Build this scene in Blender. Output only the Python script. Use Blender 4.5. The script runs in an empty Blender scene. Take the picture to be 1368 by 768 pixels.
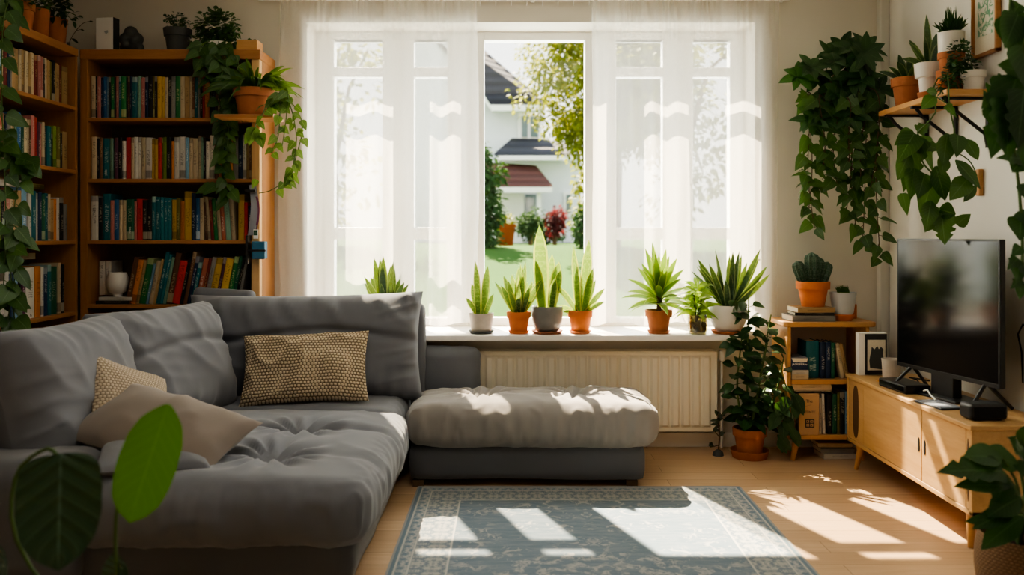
import bpy, bmesh, math, random
from mathutils import Vector, Matrix, noise, Euler
RND = random.Random(11)
PI = math.pi
SC = bpy.context.scene
COL = SC.collection
V = Vector
def rad(a): return a * PI / 180

# ---------------------------------------------------------------- materials
class NT:
    def __init__(s, name):
        s.mat = bpy.data.materials.new(name); s.mat.use_nodes = True
        s.t = s.mat.node_tree; s.t.nodes.clear()
        s.out = s.t.nodes.new('ShaderNodeOutputMaterial')
    def put(s, sock, v):
        if hasattr(v, 'is_output') or isinstance(v, bpy.types.NodeSocket): s.t.links.new(v, sock)
        else:
            try: sock.default_value = v
            except Exception:
                sock.default_value = (*v, 1.0) if hasattr(v, '__len__') else (v, v, v)
    def n(s, typ, ins=None, **props):
        nd = s.t.nodes.new('ShaderNode' + typ)
        for k, v in props.items(): setattr(nd, k, v)
        for k, v in (ins or {}).items(): s.put(nd.inputs[k], v)
        return nd
    def m(s, op, a, b=0.0, c=0.0):
        nd = s.n('Math', {0: a, 1: b, 2: c}, operation=op); return nd.outputs[0]
    def mix(s, f, a, b, blend='MIX'):
        nd = s.t.nodes.new('ShaderNodeMix'); nd.data_type = 'RGBA'; nd.blend_type = blend
        s.put(nd.inputs[0], f); s.put(nd.inputs[6], a if not isinstance(a, tuple) or len(a) == 4 else (*a, 1)); s.put(nd.inputs[7], b if not isinstance(b, tuple) or len(b) == 4 else (*b, 1))
        return nd.outputs[2]
    def step(s, x, a, b):      # 0 below a .. 1 above b
        nd = s.n('MapRange', {0: x, 1: a, 2: b}); nd.clamp = True; return nd.outputs[0]
    def coord(s, kind='Object'): return s.n('TexCoord').outputs[kind]
    def mapped(s, vec, scale=(1, 1, 1), loc=(0, 0, 0), rot=(0, 0, 0)):
        return s.n('Mapping', {'Vector': vec, 'Scale': scale, 'Location': loc, 'Rotation': rot}).outputs[0]
    def noise(s, vec, scale=5, detail=3, rough=.55, dist=0):
        return s.n('TexNoise', {'Vector': vec, 'Scale': scale, 'Detail': detail, 'Roughness': rough, 'Distortion': dist}).outputs[0]
    def bump(s, h, strength=.3, dist=.01):
        return s.n('Bump', {'Height': h, 'Strength': strength, 'Distance': dist}).outputs[0]
    def bsdf(s, col, rough=.6, spec=.5, metal=0, normal=None, **kw):
        ins = {'Base Color': col if not isinstance(col, tuple) or len(col) == 4 else (*col, 1), 'Roughness': rough, 'Specular IOR Level': spec, 'Metallic': metal}
        if normal is not None: ins['Normal'] = normal
        for k, v in kw.items(): ins[k.replace('_', ' ')] = v
        return s.n('BsdfPrincipled', ins).outputs[0]
    def done(s, sh):
        s.t.links.new(sh, s.out.inputs['Surface']); return s.mat

def c4(c): return (*c, 1)
def dk(c, f): return tuple(x * f for x in c)
def pmat(name, col, rough=.6, spec=.5, metal=0, var=.15, vscale=6, bump=.1, bscale=60, **kw):
    t = NT(name); co = t.coord()
    nz = t.noise(co, vscale)
    c = t.mix(nz, dk(col, 1 - var), tuple(min(1, x * (1 + var)) for x in col))
    nm = t.bump(t.noise(co, bscale, 2), bump, .004) if bump else None
    return t.done(t.bsdf(c, rough, spec, metal, nm, **kw))
def wood(name, c1, c2, scale=(1.5, 22, 22), rough=.45, bump=.08):
    t = NT(name); co = t.coord()
    g = t.noise(t.mapped(co, scale), 1.6, 5, .6, .6)
    g2 = t.noise(t.mapped(co, tuple(x * 4 for x in scale)), 2.5, 3)
    f = t.m('ADD', t.m('MULTIPLY', g, .75), t.m('MULTIPLY', g2, .25))
    f = t.step(f, .3, .7)
    c = t.mix(f, c1, c2)
    return t.done(t.bsdf(c, rough, .35, 0, t.bump(f, bump, .003)))
def fabric(name, col, var=.12, weave=420, rough=.95):
    t = NT(name); co = t.coord()
    f = t.noise(co, 3.5, 4)
    c = t.mix(f, dk(col, 1 - var), dk(col, 1 + var))
    w = t.noise(co, weave, 2, .7)
    c = t.mix(t.m('MULTIPLY', w, .35), c, dk(col, .55))
    return t.done(t.bsdf(c, rough, .15, 0, t.bump(w, .25, .0015), Sheen_Weight=.25, Sheen_Roughness=.5))
def leafmat(name, c1, c2, rib=None, edge=None, band=None, rough=.4, trans=.35, tcol=None, ribw=.06, vb=0., vn=55, vk=14):
    t = NT(name); uv = t.coord('UV'); xyz = t.n('SeparateXYZ', {0: uv})
    nm = None
    u = t.m('ABSOLUTE', t.m('MULTIPLY', t.m('SUBTRACT', xyz.outputs[0], .5), 2)); v = xyz.outputs[1]
    tint = t.n('Attribute', attribute_name='tint').outputs['Fac']
    c = t.mix(tint, c1, c2)
    if band:
        b = t.noise(t.mapped(t.n('CombineXYZ', {0: t.m('MULTIPLY', u, 1.2), 1: t.m('MULTIPLY', v, 16), 2: t.m('MULTIPLY', tint, 9)}).outputs[0]), 1.5, 3)
        c = t.mix(t.step(b, .47, .58), c, band)
    if edge: c = t.mix(t.step(t.m('ADD', u, t.m('MULTIPLY', t.noise(uv, 14), .12)), .78, .84), c, edge)
    if rib:
        veins = t.m('SINE', t.m('SUBTRACT', t.m('MULTIPLY', v, vn), t.m('MULTIPLY', u, vk)))
        if vb: nm = t.bump(veins, vb, .004)
        c = t.mix(t.m('MULTIPLY', t.step(veins, .75, 1), .35), c, rib)
        c = t.mix(t.step(u, ribw, ribw * .5), c, rib)
    sh = t.bsdf(c, rough, .4, 0, nm)
    if trans:
        tr = t.n('BsdfTranslucent', {0: t.mix(.5, c, tcol or (.35, .5, .03))}).outputs[0]
        sh = t.n('MixShader', {0: trans, 1: sh, 2: tr}).outputs[0]
    return t.done(sh)

M = {}
M['wall'] = pmat('wall paint warm white', (.70, .66, .585), .9, .2, var=.03, vscale=2, bump=.06, bscale=180)
M['wall_r'] = pmat('wall paint cool white', (.70, .68, .63), .9, .2, var=.03, vscale=2, bump=.06, bscale=180)
M['ceil'] = pmat('ceiling paint', (.8, .78, .74), .9, .2, var=.02, bump=0)
M['white'] = pmat('white lacquer', (.86, .85, .82), .35, .5, var=.02, bump=0)
M['sill'] = pmat('white sill', (.84, .82, .79), .3, .5, var=.03, bump=0)
M['radiator'] = pmat('cream radiator enamel', (.82, .76, .62), .35, .5, var=.02, bump=0)
M['terra'] = pmat('terracotta clay', (.37, .135, .058), .85, .2, var=.22, vscale=18, bump=.12, bscale=90)
M['terra_o'] = pmat('orange terracotta clay', (.54, .165, .05), .8, .2, var=.18, vscale=18, bump=.12, bscale=90)
M['terra_d'] = pmat('brown clay', (.28, .12, .07), .8, .2, var=.2, vscale=18)
M['greypot'] = pmat('grey glazed ceramic', (.17, .17, .165), .45, .4, var=.2, vscale=20)
M['bluegrey'] = pmat('blue grey ceramic', (.44, .47, .49), .35, .5, var=.08)
M['darkpot'] = pmat('dark slate ceramic', (.055, .06, .06), .6, .3, var=.2)
M['whitepot'] = pmat('white ceramic', (.70, .67, .62), .4, .5, var=.06)
M['stonepot'] = pmat('pale weathered stoneware', (.55, .50, .44), .7, .3, var=.25, vscale=14)
M['soil'] = pmat('potting soil', (.035, .022, .014), 1, .1, var=.4, vscale=60, bump=.8, bscale=90)
M['black'] = pmat('black plastic', (.012, .012, .013), .4, .5, var=.1, bump=.05)
M['iron'] = pmat('black iron', (.012, .012, .012), .5, .4, var=.1)
M['screen'] = pmat('black glass screen', (.004, .004, .005), .12, .24, var=0, bump=0)
M['steel'] = pmat('brushed steel', (.6, .6, .6), .3, .5, 1, var=.05, bump=0)
M['paper'] = pmat('book paper', (.68, .62, .50), .95, .1, var=.12, vscale=140, bump=.1, bscale=300)
M['oak'] = wood('light oak veneer', (.46, .27, .11), (.62, .40, .19), (8, 1.0, 9))
M['oak_x'] = wood('oak shelf wood', (.44, .22, .08), (.58, .32, .13), (1.2, 12, 12))
M['shelf'] = wood('honey pine shelving', (.30, .125, .042), (.44, .205, .075), (1.2, 14, 14))
M['shelf_y'] = wood('honey pine shelving lengthwise', (.30, .125, .042), (.44, .205, .075), (14, 1.2, 14))
M['shelf_v'] = wood('honey pine upright', (.28, .12, .04), (.42, .195, .07), (14, 14, 1.2))
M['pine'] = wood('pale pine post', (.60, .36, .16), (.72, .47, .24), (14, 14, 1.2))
M['back'] = pmat('bookcase back board', (.20, .17, .12), .9, .1, var=.1)
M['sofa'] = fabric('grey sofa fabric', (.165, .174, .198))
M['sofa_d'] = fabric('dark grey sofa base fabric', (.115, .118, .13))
M['ottoman'] = fabric('taupe grey sofa fabric', (.27, .25, .235))
M['taupe'] = fabric('taupe linen', (.235, .20, .175))
M['stem'] = pmat('green stem', (.07, .13, .03), .6, .3, var=.2)
M['bark'] = pmat('brown stem bark', (.10, .065, .035), .9, .2, var=.3)
M['cable'] = pmat('black rubber cable', (.01, .01, .01), .6, .3, var=0, bump=0)

# leaves
M['l_dark'] = leafmat('deep green leaf', (.012, .045, .014), (.030, .088, .024), (.06, .13, .05), rough=.33, trans=.18, tcol=(.10, .24, .02))
M['l_mid'] = leafmat('mid green leaf', (.018, .065, .015), (.045, .12, .025), (.12, .24, .06), rough=.4, trans=.35)
M['l_ivy'] = leafmat('ivy leaf', (.022, .070, .014), (.060, .140, .030), (.10, .19, .06), rough=.34, trans=.24, tcol=(.14, .26, .03))
M['l_pothos'] = leafmat('pothos leaf', (.03, .10, .018), (.12, .22, .045), (.22, .32, .10), rough=.35, trans=.3, tcol=(.25, .36, .04))
M['l_snake'] = leafmat('yellow edged snake plant leaf', (.035, .10, .03), (.08, .17, .05), None, (.50, .50, .13), (.15, .24, .09), rough=.4, trans=.25)
M['l_snaked'] = leafmat('grey green snake plant leaf', (.012, .05, .025), (.03, .085, .04), None, (.22, .28, .12), (.05, .11, .06), rough=.4, trans=.15)
M['l_lime'] = leafmat('lime green leaf', (.14, .28, .03), (.28, .42, .06), (.42, .52, .16), None, None, rough=.4, trans=.45)
M['l_drac'] = leafmat('dracaena leaf', (.05, .16, .02), (.13, .27, .04), None, (.42, .50, .14), None, rough=.4, trans=.4)
M['l_cactus'] = leafmat('ridged cactus skin', (.015, .055, .03), (.03, .08, .04), None, None, (.10, .15, .10), rough=.6, trans=0)
M['l_front'] = leafmat('bright banana leaf', (.075, .22, .010), (.09, .25, .013), (.13, .30, .03), None, None, rough=.45, trans=.3, tcol=(.18, .42, .01), ribw=.03)
M['l_big'] = leafmat('dark veined leaf', (.008, .038, .026), (.014, .052, .034), (.06, .125, .095), None, None, rough=.38, trans=.05, ribw=.05, vb=.7, vn=40, vk=10)
M['l_tree'] = leafmat('sunny tree leaf', (.08, .13, .008), (.20, .22, .02), None, None, None, rough=.6, trans=.4, tcol=(.42, .42, .03))
M['l_hedge'] = leafmat('hedge leaf', (.012, .045, .012), (.03, .085, .02), None, None, None, rough=.95, trans=.15, tcol=(.1, .2, .02))
M['l_red'] = leafmat('red shrub leaf', (.05, .008, .012), (.10, .016, .025), None, None, None, rough=.95, trans=.3, tcol=(.4, .05, .05))
M['l_dry'] = leafmat('wispy dark sprig leaf', (.02, .035, .02), (.04, .06, .03), None, None, None, rough=.6, trans=.1)

def glass_mat(name, tint=(1, 1, 1), gl=.06):
    t = NT(name)
    a = t.n('BsdfTransparent', {0: c4(tint)}).outputs[0]; b = t.n('BsdfGlossy', {'Color': (1, 1, 1, 1), 'Roughness': .02}).outputs[0]
    return t.done(t.n('MixShader', {0: gl, 1: a, 2: b}).outputs[0])
M['glass'] = glass_mat('window glass', (.98, .985, .98), .012)
M['vase'] = glass_mat('olive tinted glass', (.55, .52, .36), .12)

def curtain_mat():
    t = NT('sheer white curtain'); co = t.coord()
    w = t.noise(t.mapped(co, (900, 20, 60)), 1, 2)
    a = t.n('BsdfTransparent', {0: (.98, .97, .95, 1)}).outputs[0]
    b = t.n('BsdfTranslucent', {0: (.86, .84, .80, 1)}).outputs[0]
    c = t.n('BsdfDiffuse', {0: (.86, .84, .80, 1)}).outputs[0]
    d = t.n('MixShader', {0: .42, 1: b, 2: c}).outputs[0]
    f = t.m('ADD', .38, t.m('MULTIPLY', w, .12))
    return t.done(t.n('MixShader', {0: f, 1: a, 2: d}).outputs[0])
M['curtain'] = curtain_mat()

def floor_mat():
    t = NT('oak plank floor'); co = t.coord()
    br = t.n('TexBrick', {'Vector': co, 'Color1': (.50, .335, .20, 1), 'Color2': (.63, .45, .285, 1), 'Mortar': (.20, .11, .05, 1), 'Scale': 1.0, 'Mortar Size': .0016, 'Mortar Smooth': .3, 'Bias': 0., 'Brick Width': 1.35, 'Row Height': .135}, offset=.37)
    g = t.noise(t.mapped(co, (1.6, 26, 1)), 2, 5, .6, .5)
    c = t.mix(t.m('MULTIPLY', t.step(g, .35, .7), .45), br.outputs[0], (.40, .25, .13, 1))
    return t.done(t.bsdf(c, .38, .4, 0, t.bump(t.m('ADD', t.m('MULTIPLY', g, .3), t.m('MULTIPLY', br.outputs[1], -1.0)), .12, .003)))
M['floor'] = floor_mat()

def rug_mat(hx, hy):
    t = NT('worn blue oriental rug pile'); co = t.coord(); s = t.n('SeparateXYZ', {0: co}); x, y = s.outputs[0], s.outputs[1]
    ax, ay = t.m('ABSOLUTE', x), t.m('ABSOLUTE', y)
    d = t.m('MINIMUM', t.m('SUBTRACT', hx, ax), t.m('SUBTRACT', hy, ay))
    sym = t.n('CombineXYZ', {0: ax, 1: ay, 2: 0.0}).outputs[0]
    # border ornaments: repeat along the edges
    rep = t.n('CombineXYZ', {0: t.m('PINGPONG', ax, .075), 1: t.m('PINGPONG', ay, .075), 2: 0.0}).outputs[0]
    vb = t.n('TexVoronoi', {'Vector': rep, 'Scale': 34.0}, feature='F1').outputs[0]
    nb = t.noise(rep, 38, 3, .6, 1.2)
    orn = t.step(t.m('ADD', t.m('MULTIPLY', nb, .75), t.m('MULTIPLY', vb, .3)), .49, .56)
    ns = t.noise(sym, 15, 4, .65, 1.5)
    vf = t.n('TexVoronoi', {'Vector': sym, 'Scale': 9.0}, feature='F1').outputs[0]
    fieldorn = t.m('MULTIPLY', t.step(ns, .535, .585), t.step(vf, .75, .35))
    nb2 = t.noise(sym, 34, 3, .6, 1.4)
    r = t.m('SQRT', t.m('ADD', t.m('POWER', t.m('MULTIPLY', x, .75), 2.0), t.m('POWER', t.m('MULTIPLY', y, 1.15), 2.0)))
    th = t.m('ARCTAN2', y, x)
    pet = t.m('ADD', r, t.m('MULTIPLY', t.m('SINE', t.m('MULTIPLY', th, 12)), .025))
    rings = t.m('SINE', t.m('MULTIPLY', pet, 62))
    inmed = t.step(pet, .42, .36)
    med = t.m('MULTIPLY', inmed, t.m('MULTIPLY', t.step(t.m('ADD', rings, t.m('MULTIPLY', t.m('SUBTRACT', ns, .5), 7)), .0, .5), t.step(nb2, .44, .52)))
    blue, blue2, cream = (.165, .215, .26, 1), (.225, .27, .31, 1), (.52, .50, .46, 1)
    wear = t.noise(t.mapped(co, (3, 16, 1)), 2.2, 5, .65)
    field = t.mix(t.step(wear, .35, .7), blue, blue2)
    field = t.mix(t.m('MULTIPLY', t.m('MAXIMUM', fieldorn, med), .62), field, cream)
    bord = t.mix(t.m('MULTIPLY', orn, .85), (.42, .42, .39, 1), (.16, .21, .26, 1))
    bord2 = t.mix(t.m('MULTIPLY', orn, .7), (.18, .24, .29, 1), cream)
    def band(a, b): return t.m('MULTIPLY', t.step(d, a - .002, a + .002), t.step(d, b + .002, b - .002))
    c = t.mix(band(.245, .9), (.18, .24, .29, 1), field)
    c = t.mix(band(.09, .235), c, bord)
    c = t.mix(band(.035, .08), c, bord2)
    for a, b in ((.080, .088), (.235, .243), (.026, .034)): c = t.mix(band(a, b), c, cream)
    c = t.mix(band(-.1, .010), c, (.36, .36, .35, 1))
    c = t.mix(t.m('MULTIPLY', t.step(wear, .5, .8), .35), c, (.30, .32, .33, 1))
    fz = t.noise(co, 500, 2)
    c = t.mix(t.m('MULTIPLY', fz, .3), c, (.05, .07, .09, 1))
    return t.done(t.bsdf(c, 1, .05, 0, t.bump(fz, .6, .004)))

def knit_mat(name, hi, lo, sx, sy, dark=.9):
    t = NT(name); uv = t.coord('UV'); s = t.n('SeparateXYZ', {0: uv})
    row = t.m('FLOOR', t.m('MULTIPLY', s.outputs[1], sy))
    u = t.m('ADD', t.m('MULTIPLY', s.outputs[0], sx), t.m('MULTIPLY', t.m('MODULO', row, 2.0), .5))
    n0 = t.noise(uv, 9, 2)
    a = t.m('ABSOLUTE', t.m('SINE', t.m('MULTIPLY', t.m('ADD', u, t.m('MULTIPLY', n0, .8)), PI)))
    b = t.m('ABSOLUTE', t.m('SINE', t.m('MULTIPLY', t.m('MULTIPLY', s.outputs[1], sy), PI)))
    h = t.m('MULTIPLY', t.m('POWER', a, .6), t.m('POWER', b, .6))
    f = t.step(h, .25, .75)
    c = t.mix(f, lo, hi)  # gaps between stitches darkened in the colour, as shade in the holes
    c = t.mix(t.m('MULTIPLY', t.noise(uv, 160, 2), .35), c, dk(hi, .6))
    return t.done(t.bsdf(c, .95, .1, 0, t.bump(h, dark, .006)))
M['knit'] = knit_mat('chunky beige knit', (.64, .53, .38), (.10, .065, .035), 36, 24)
M['knit2'] = knit_mat('cream ribbed weave', (.52, .44, .34), (.22, .17, .12), 26, 30, .6)

def book_mat(name, col, title, kind):
    """cover cloth with a printed spine: title streak, bands or a label block that differ from book to book"""
    t = NT(name); g = t.n('SeparateXYZ', {0: t.coord('Generated')}); gx, gz = g.outputs[0], g.outputs[2]
    rnd = t.n('ObjectInfo').outputs['Random']
    ob = t.coord()
    c = t.mix(rnd, dk(col, .72), dk(col, 1.22))
    c = t.mix(t.m('MULTIPLY', t.noise(ob, 60, 3), .3), c, dk(col, .5))
    cen = t.step(t.m('ABSOLUTE', t.m('SUBTRACT', gx, .5)), .27, .22)
    lo = t.m('ADD', .18, t.m('MULTIPLY', rnd, .35)); hi = t.m('ADD', lo, .38)
    rng = t.m('MULTIPLY', t.m('GREATER_THAN', gz, lo), t.m('LESS_THAN', gz, hi))
    vec = t.n('CombineXYZ', {0: t.m('MULTIPLY', gx, 3), 1: t.m('MULTIPLY', rnd, 50), 2: t.m('MULTIPLY', gz, 46)}).outputs[0]
    ink = t.step(t.noise(vec, 1.0, 1), .5, .56)
    c = t.mix(t.m('MULTIPLY', t.m('MULTIPLY', cen, rng), t.m('MULTIPLY', ink, .5)), c, title)
    r2 = t.m('FRACT', t.m('MULTIPLY', rnd, 7.31))
    blk = t.m('MULTIPLY', t.m('LESS_THAN', t.m('ABSOLUTE', t.m('SUBTRACT', gz, .12)), .09), t.m('GREATER_THAN', r2, .78))
    c = t.mix(t.m('MULTIPLY', blk, .6), c, title)
    top = t.m('MULTIPLY', t.m('GREATER_THAN', gz, .87), t.m('LESS_THAN', r2, .22))
    c = t.mix(t.m('MULTIPLY', top, .45), c, title)
    return t.done(t.bsdf(c, .55, .3))
BC = dict(cream=((.52, .42, .28), (.05, .05, .05)), tan=((.42, .28, .13), (.08, .05, .03)), pink=((.45, .17, .15), (.6, .5, .4)), red=((.50, .03, .02), (.03, .02, .02)),
  maroon=((.17, .025, .02), (.5, .35, .15)), blue=((.03, .13, .30), (.6, .7, .8)), navy=((.012, .03, .075), (.5, .5, .5)), teal=((.010, .135, .165), (.5, .6, .55)), green=((.02, .19, .055), (.6, .6, .3)),
  bottle=((.012, .095, .05), (.45, .5, .35)), black=((.014, .014, .014), (.5, .45, .35)), yellow=((.58, .36, .03), (.05, .04, .02)), orange=((.55, .19, .03), (.08, .03, .02)), grey=((.24, .23, .21), (.05, .05, .05)),
  sky=((.17, .33, .46), (.8, .8, .8)), white=((.62, .59, .53), (.04, .04, .04)), purple=((.12, .045, .08), (.5, .45, .4)), brown=((.15, .07, .035), (.5, .4, .25)), olive=((.16, .14, .03), (.5, .45, .2)), lime=((.22, .32, .04), (.05, .08, .02)),
  mint=((.19, .34, .25), (.05, .1, .08)), salmon=((.50, .16, .10), (.7, .6, .5)))
BM = {k: book_mat('book cover ' + k, a, b, 0) for k, (a, b) in BC.items()}
# ---------------------------------------------------------------- mesh builder
def lerp_table(tab, t):
    for (a, x), (b, y) in zip(tab, tab[1:]):
        if t <= b: return x + (y - x) * (t - a) / max(1e-6, b - a)
    return tab[-1][1]
OV = [(0, .12), (.12, .55), (.3, .95), (.45, 1), (.65, .82), (.85, .42), (1, 0)]
HEART = [(0, .45), (.06, .85), (.18, 1), (.35, .95), (.6, .68), (.82, .32), (1, 0)]
STRAP = [(0, .55), (.2, .85), (.45, 1), (.7, .72), (.9, .3), (1, 0)]
SWORD = [(0, .62), (.25, .88), (.5, 1), (.72, .9), (.88, .5), (1, 0)]
IVY = [(0, .3), (.06, .8), (.16, 1.0), (.27, .72), (.34, .66), (.44, .92), (.55, .55), (.75, .30), (1, 0)]
MONST = [(0, .4), (.06, .9), (.16, 1), (.22, .62), (.28, 1.0), (.36, .95), (.42, .5), (.48, .92), (.56, .82), (.62, .42), (.68, .68), (.8, .4), (.92, .15), (1, 0)]
class MB:
    def __init__(s): s.v = []; s.f = []; s.mi = []; s.uv = []; s.tint = []
    def add(s, verts, faces, mi=0, uvs=None, tint=0.0):
        b = len(s.v); s.v += [V(p) for p in verts]; s.uv += uvs or [(0, 0)] * len(verts); s.tint += [tint] * len(verts)
        s.f += [tuple(b + i for i in f) for f in faces]; s.mi += [mi] * len(faces); return s
    def box(s, x0, x1, y0, y1, z0, z1, mi=0, mat=None):
        p = [V((x, y, z)) for z in (z0, z1) for y in (y0, y1) for x in (x0, x1)]
        if mat is not None: p = [mat @ q for q in p]
        return s.add(p, [(0, 2, 3, 1), (4, 5, 7, 6), (0, 1, 5, 4), (2, 6, 7, 3), (0, 4, 6, 2), (1, 3, 7, 5)], mi)
    def prism(s, poly, y0, y1, axis='y', mi=0, off=(0, 0, 0)):
        n = len(poly); o = V(off)
        def P(a, b, c): return o + (V((a, c, b)) if axis == 'y' else V((c, a, b)) if axis == 'x' else V((a, b, c)))
        vs = [P(a, b, y0) for a, b in poly] + [P(a, b, y1) for a, b in poly]
        fs = [tuple(range(n)), tuple(range(2 * n - 1, n - 1, -1))] + [(i, i + n, (i + 1) % n + n, (i + 1) % n) for i in range(n)]
        return s.add(vs, fs, mi)
    def tube(s, pts, r, seg=6, mi=0, tint=0., close=True):
        pts = [V(p) for p in pts]; n = len(pts); rs = r if hasattr(r, '__len__') else [r] * n
        up = None; vs = []; fs = []
        for i, p in enumerate(pts):
            d = (pts[min(i + 1, n - 1)] - pts[max(i - 1, 0)])
            d = d.normalized() if d.length > 1e-9 else V((0, 0, 1))
            if up is None: up = V((1, 0, 0)) if abs(d.x) < .8 else V((0, 1, 0))
            a = d.cross(up)
            if a.length < 1e-4: a = d.cross(V((0, 1, .3)))
            a.normalize(); up = a.cross(d).normalized()
            for k in range(seg):
                q = 2 * PI * k / seg; vs.append(p + (a * math.cos(q) + up * math.sin(q)) * rs[i])
        for i in range(n - 1):
            for k in range(seg):
                k2 = (k + 1) % seg; fs.append((i * seg + k, i * seg + k2, (i + 1) * seg + k2, (i + 1) * seg + k))
        if close: fs += [tuple(range(seg - 1, -1, -1)), tuple((n - 1) * seg + k for k in range(seg))]
        return s.add(vs, fs, mi, tint=tint)
    def lathe(s, prof, seg=28, c=(0, 0, 0), mi=0, wob=None):
        vs = []; fs = []; c = V(c); n = len(prof)
        for (r, z) in prof:
            for k in range(seg):
                q = 2 * PI * k / seg; rr = r * (1 + (wob(q, z) if wob else 0)); vs.append(c + V((rr * math.cos(q), rr * math.sin(q), z)))
        for i in range(n - 1):
            for k in range(seg):
                k2 = (k + 1) % seg; fs.append((i * seg + k, i * seg + k2, (i + 1) * seg + k2, (i + 1) * seg + k))
        fs.append(tuple(range(seg - 1, -1, -1)))
        return s.add(vs, fs, mi)
    def grid(s, fn, nu, nv, mi=0, flip=False):
        vs = []; uv = []; fs = []
        for j in range(nv + 1):
            for i in range(nu + 1):
                vs.append(fn(i / nu, j / nv)); uv.append((i / nu, j / nv))
        for j in range(nv):
            for i in range(nu):
                a = j * (nu + 1) + i; q = (a, a + 1, a + nu + 2, a + nu + 1); fs.append(q[::-1] if flip else q)
        return s.add(vs, fs, mi, uv)
    def leaf(s, base, d, up, L, W, prof=OV, droop=.2, fold=.18, n=6, tint=None, mi=0, wave=0., twist=0.):
        d = V(d).normalized(); up = V(up)
        side = d.cross(up)
        if side.length < 1e-3: side = d.cross(V((.3, 1, .1)))
        side.normalize(); nr = side.cross(d).normalized(); base = V(base)
        vs = []; uv = []; fs = []; ph = RND.random() * 6
        for i in range(n + 1):
            t = i / n; w = W * .5 * lerp_table(prof, t)
            c = base + d * (L * t * (1 - .25 * droop * t)) - V((0, 0, 1)) * (droop * L * t * t)
            sd = side
            if twist: sd = (side * math.cos(twist * t) + nr * math.sin(twist * t))
            k = nr * (fold * w)
            wv = nr * (wave * W * math.sin(t * 9 + ph)); wv2 = nr * (wave * W * math.sin(t * 9 + ph + 2))
            vs += [c - sd * w + k + wv, c, c + sd * w + k + wv2]; uv += [(0, t), (.5, t), (1, t)]
        for i in range(n):
            a = i * 3; fs += [(a, a + 1, a + 4, a + 3), (a + 1, a + 2, a + 5, a + 4)]
        return s.add(vs, fs, mi, uv, RND.random() if tint is None else tint)
    def build(s, name, mats, parent=None, off=(0, 0, 0), sharp=42, smooth=True, bevel=0, loc=None, seg=2):
        o3 = V(off)
        me = bpy.data.meshes.new(name)
        me.from_pydata([p - o3 for p in s.v], [], s.f)
        if not hasattr(mats, '__len__'): mats = [mats]
        for m in mats: me.materials.append(m)
        me.polygons.foreach_set('material_index', s.mi)
        if any(u != (0, 0) for u in s.uv):
            l = me.uv_layers.new(name='UVMap'); idx = [0] * len(me.loops); me.loops.foreach_get('vertex_index', idx)
            l.data.foreach_set('uv', [c for i in idx for c in s.uv[i]])
        at = me.attributes.new('tint', 'FLOAT', 'POINT'); at.data.foreach_set('value', s.tint)
        if smooth:
            me.polygons.foreach_set('use_smooth', [True] * len(me.polygons)); me.set_sharp_from_angle(angle=rad(sharp))
        me.update()
        ob = bpy.data.objects.new(name, me); COL.objects.link(ob)
        if parent is not None: ob.parent = parent
        if loc is not None: ob.location = loc
        if bevel:
            b = ob.modifiers.new('edge', 'BEVEL'); b.width = bevel; b.segments = seg; b.limit_method = 'ANGLE'; b.angle_limit = rad(40)
        return ob
LABELS = {}
def tag(o, label=None, cat=None, group=None, kind=None):
    if label: o['label'] = label
    if cat: o['category'] = cat
    if group: o['group'] = group
    if kind: o['kind'] = kind
    return o
def thing(name, label, cat, loc=(0, 0, 0), rotz=0, group=None):
    o = bpy.data.objects.new(name, None); COL.objects.link(o); o.empty_display_size = .05
    o.location = loc; o.rotation_euler = (0, 0, rotz); return tag(o, label, cat, group)
def struct(o, label=None, cat='room'): return tag(o, label, cat if label else None, None, 'structure')

F = 1150.0; CZ = 1.35
def P(px, py, d): return V(((px - 684) / F * d, d, CZ - (py - 312) / F * d))

# rounded, subdivided box used for upholstery
def rbox(size, r, res):
    hx, hy, hz = (a / 2 for a in size); vs = {}; verts = []; faces = []
    def vid(p):
        k = tuple(round(c, 6) for c in p)
        if k not in vs: vs[k] = len(verts); verts.append(V(p))
        return vs[k]
    H = (hx, hy, hz)
    for ax in range(3):
        b, c = (ax + 1) % 3, (ax + 2) % 3
        nb = max(2, round(2 * H[b] / res)); nc = max(2, round(2 * H[c] / res))
        for sg in (-1, 1):
            for i in range(nb):
                for j in range(nc):
                    q = []
                    for (ii, jj) in ((i, j), (i + 1, j), (i + 1, j + 1), (i, j + 1)):
                        p = [0, 0, 0]; p[ax] = sg * H[ax]; p[b] = -H[b] + 2 * H[b] * ii / nb; p[c] = -H[c] + 2 * H[c] * jj / nc
                        q.append(vid(p))
                    faces.append(tuple(q) if sg > 0 else tuple(q[::-1]))
    out = []; nrm = []
    for p in verts:
        q = V([max(-(H[k] - r), min(H[k] - r, p[k])) for k in range(3)])
        n = p - q
        n = n.normalized() if n.length > 1e-9 else V((0, 0, 1))
        out.append(q + n * r); nrm.append(n)
    return out, faces, nrm
def ridge(p, s):
    a = noise.noise(p * s); return (1 - abs(a)) ** 3
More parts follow.
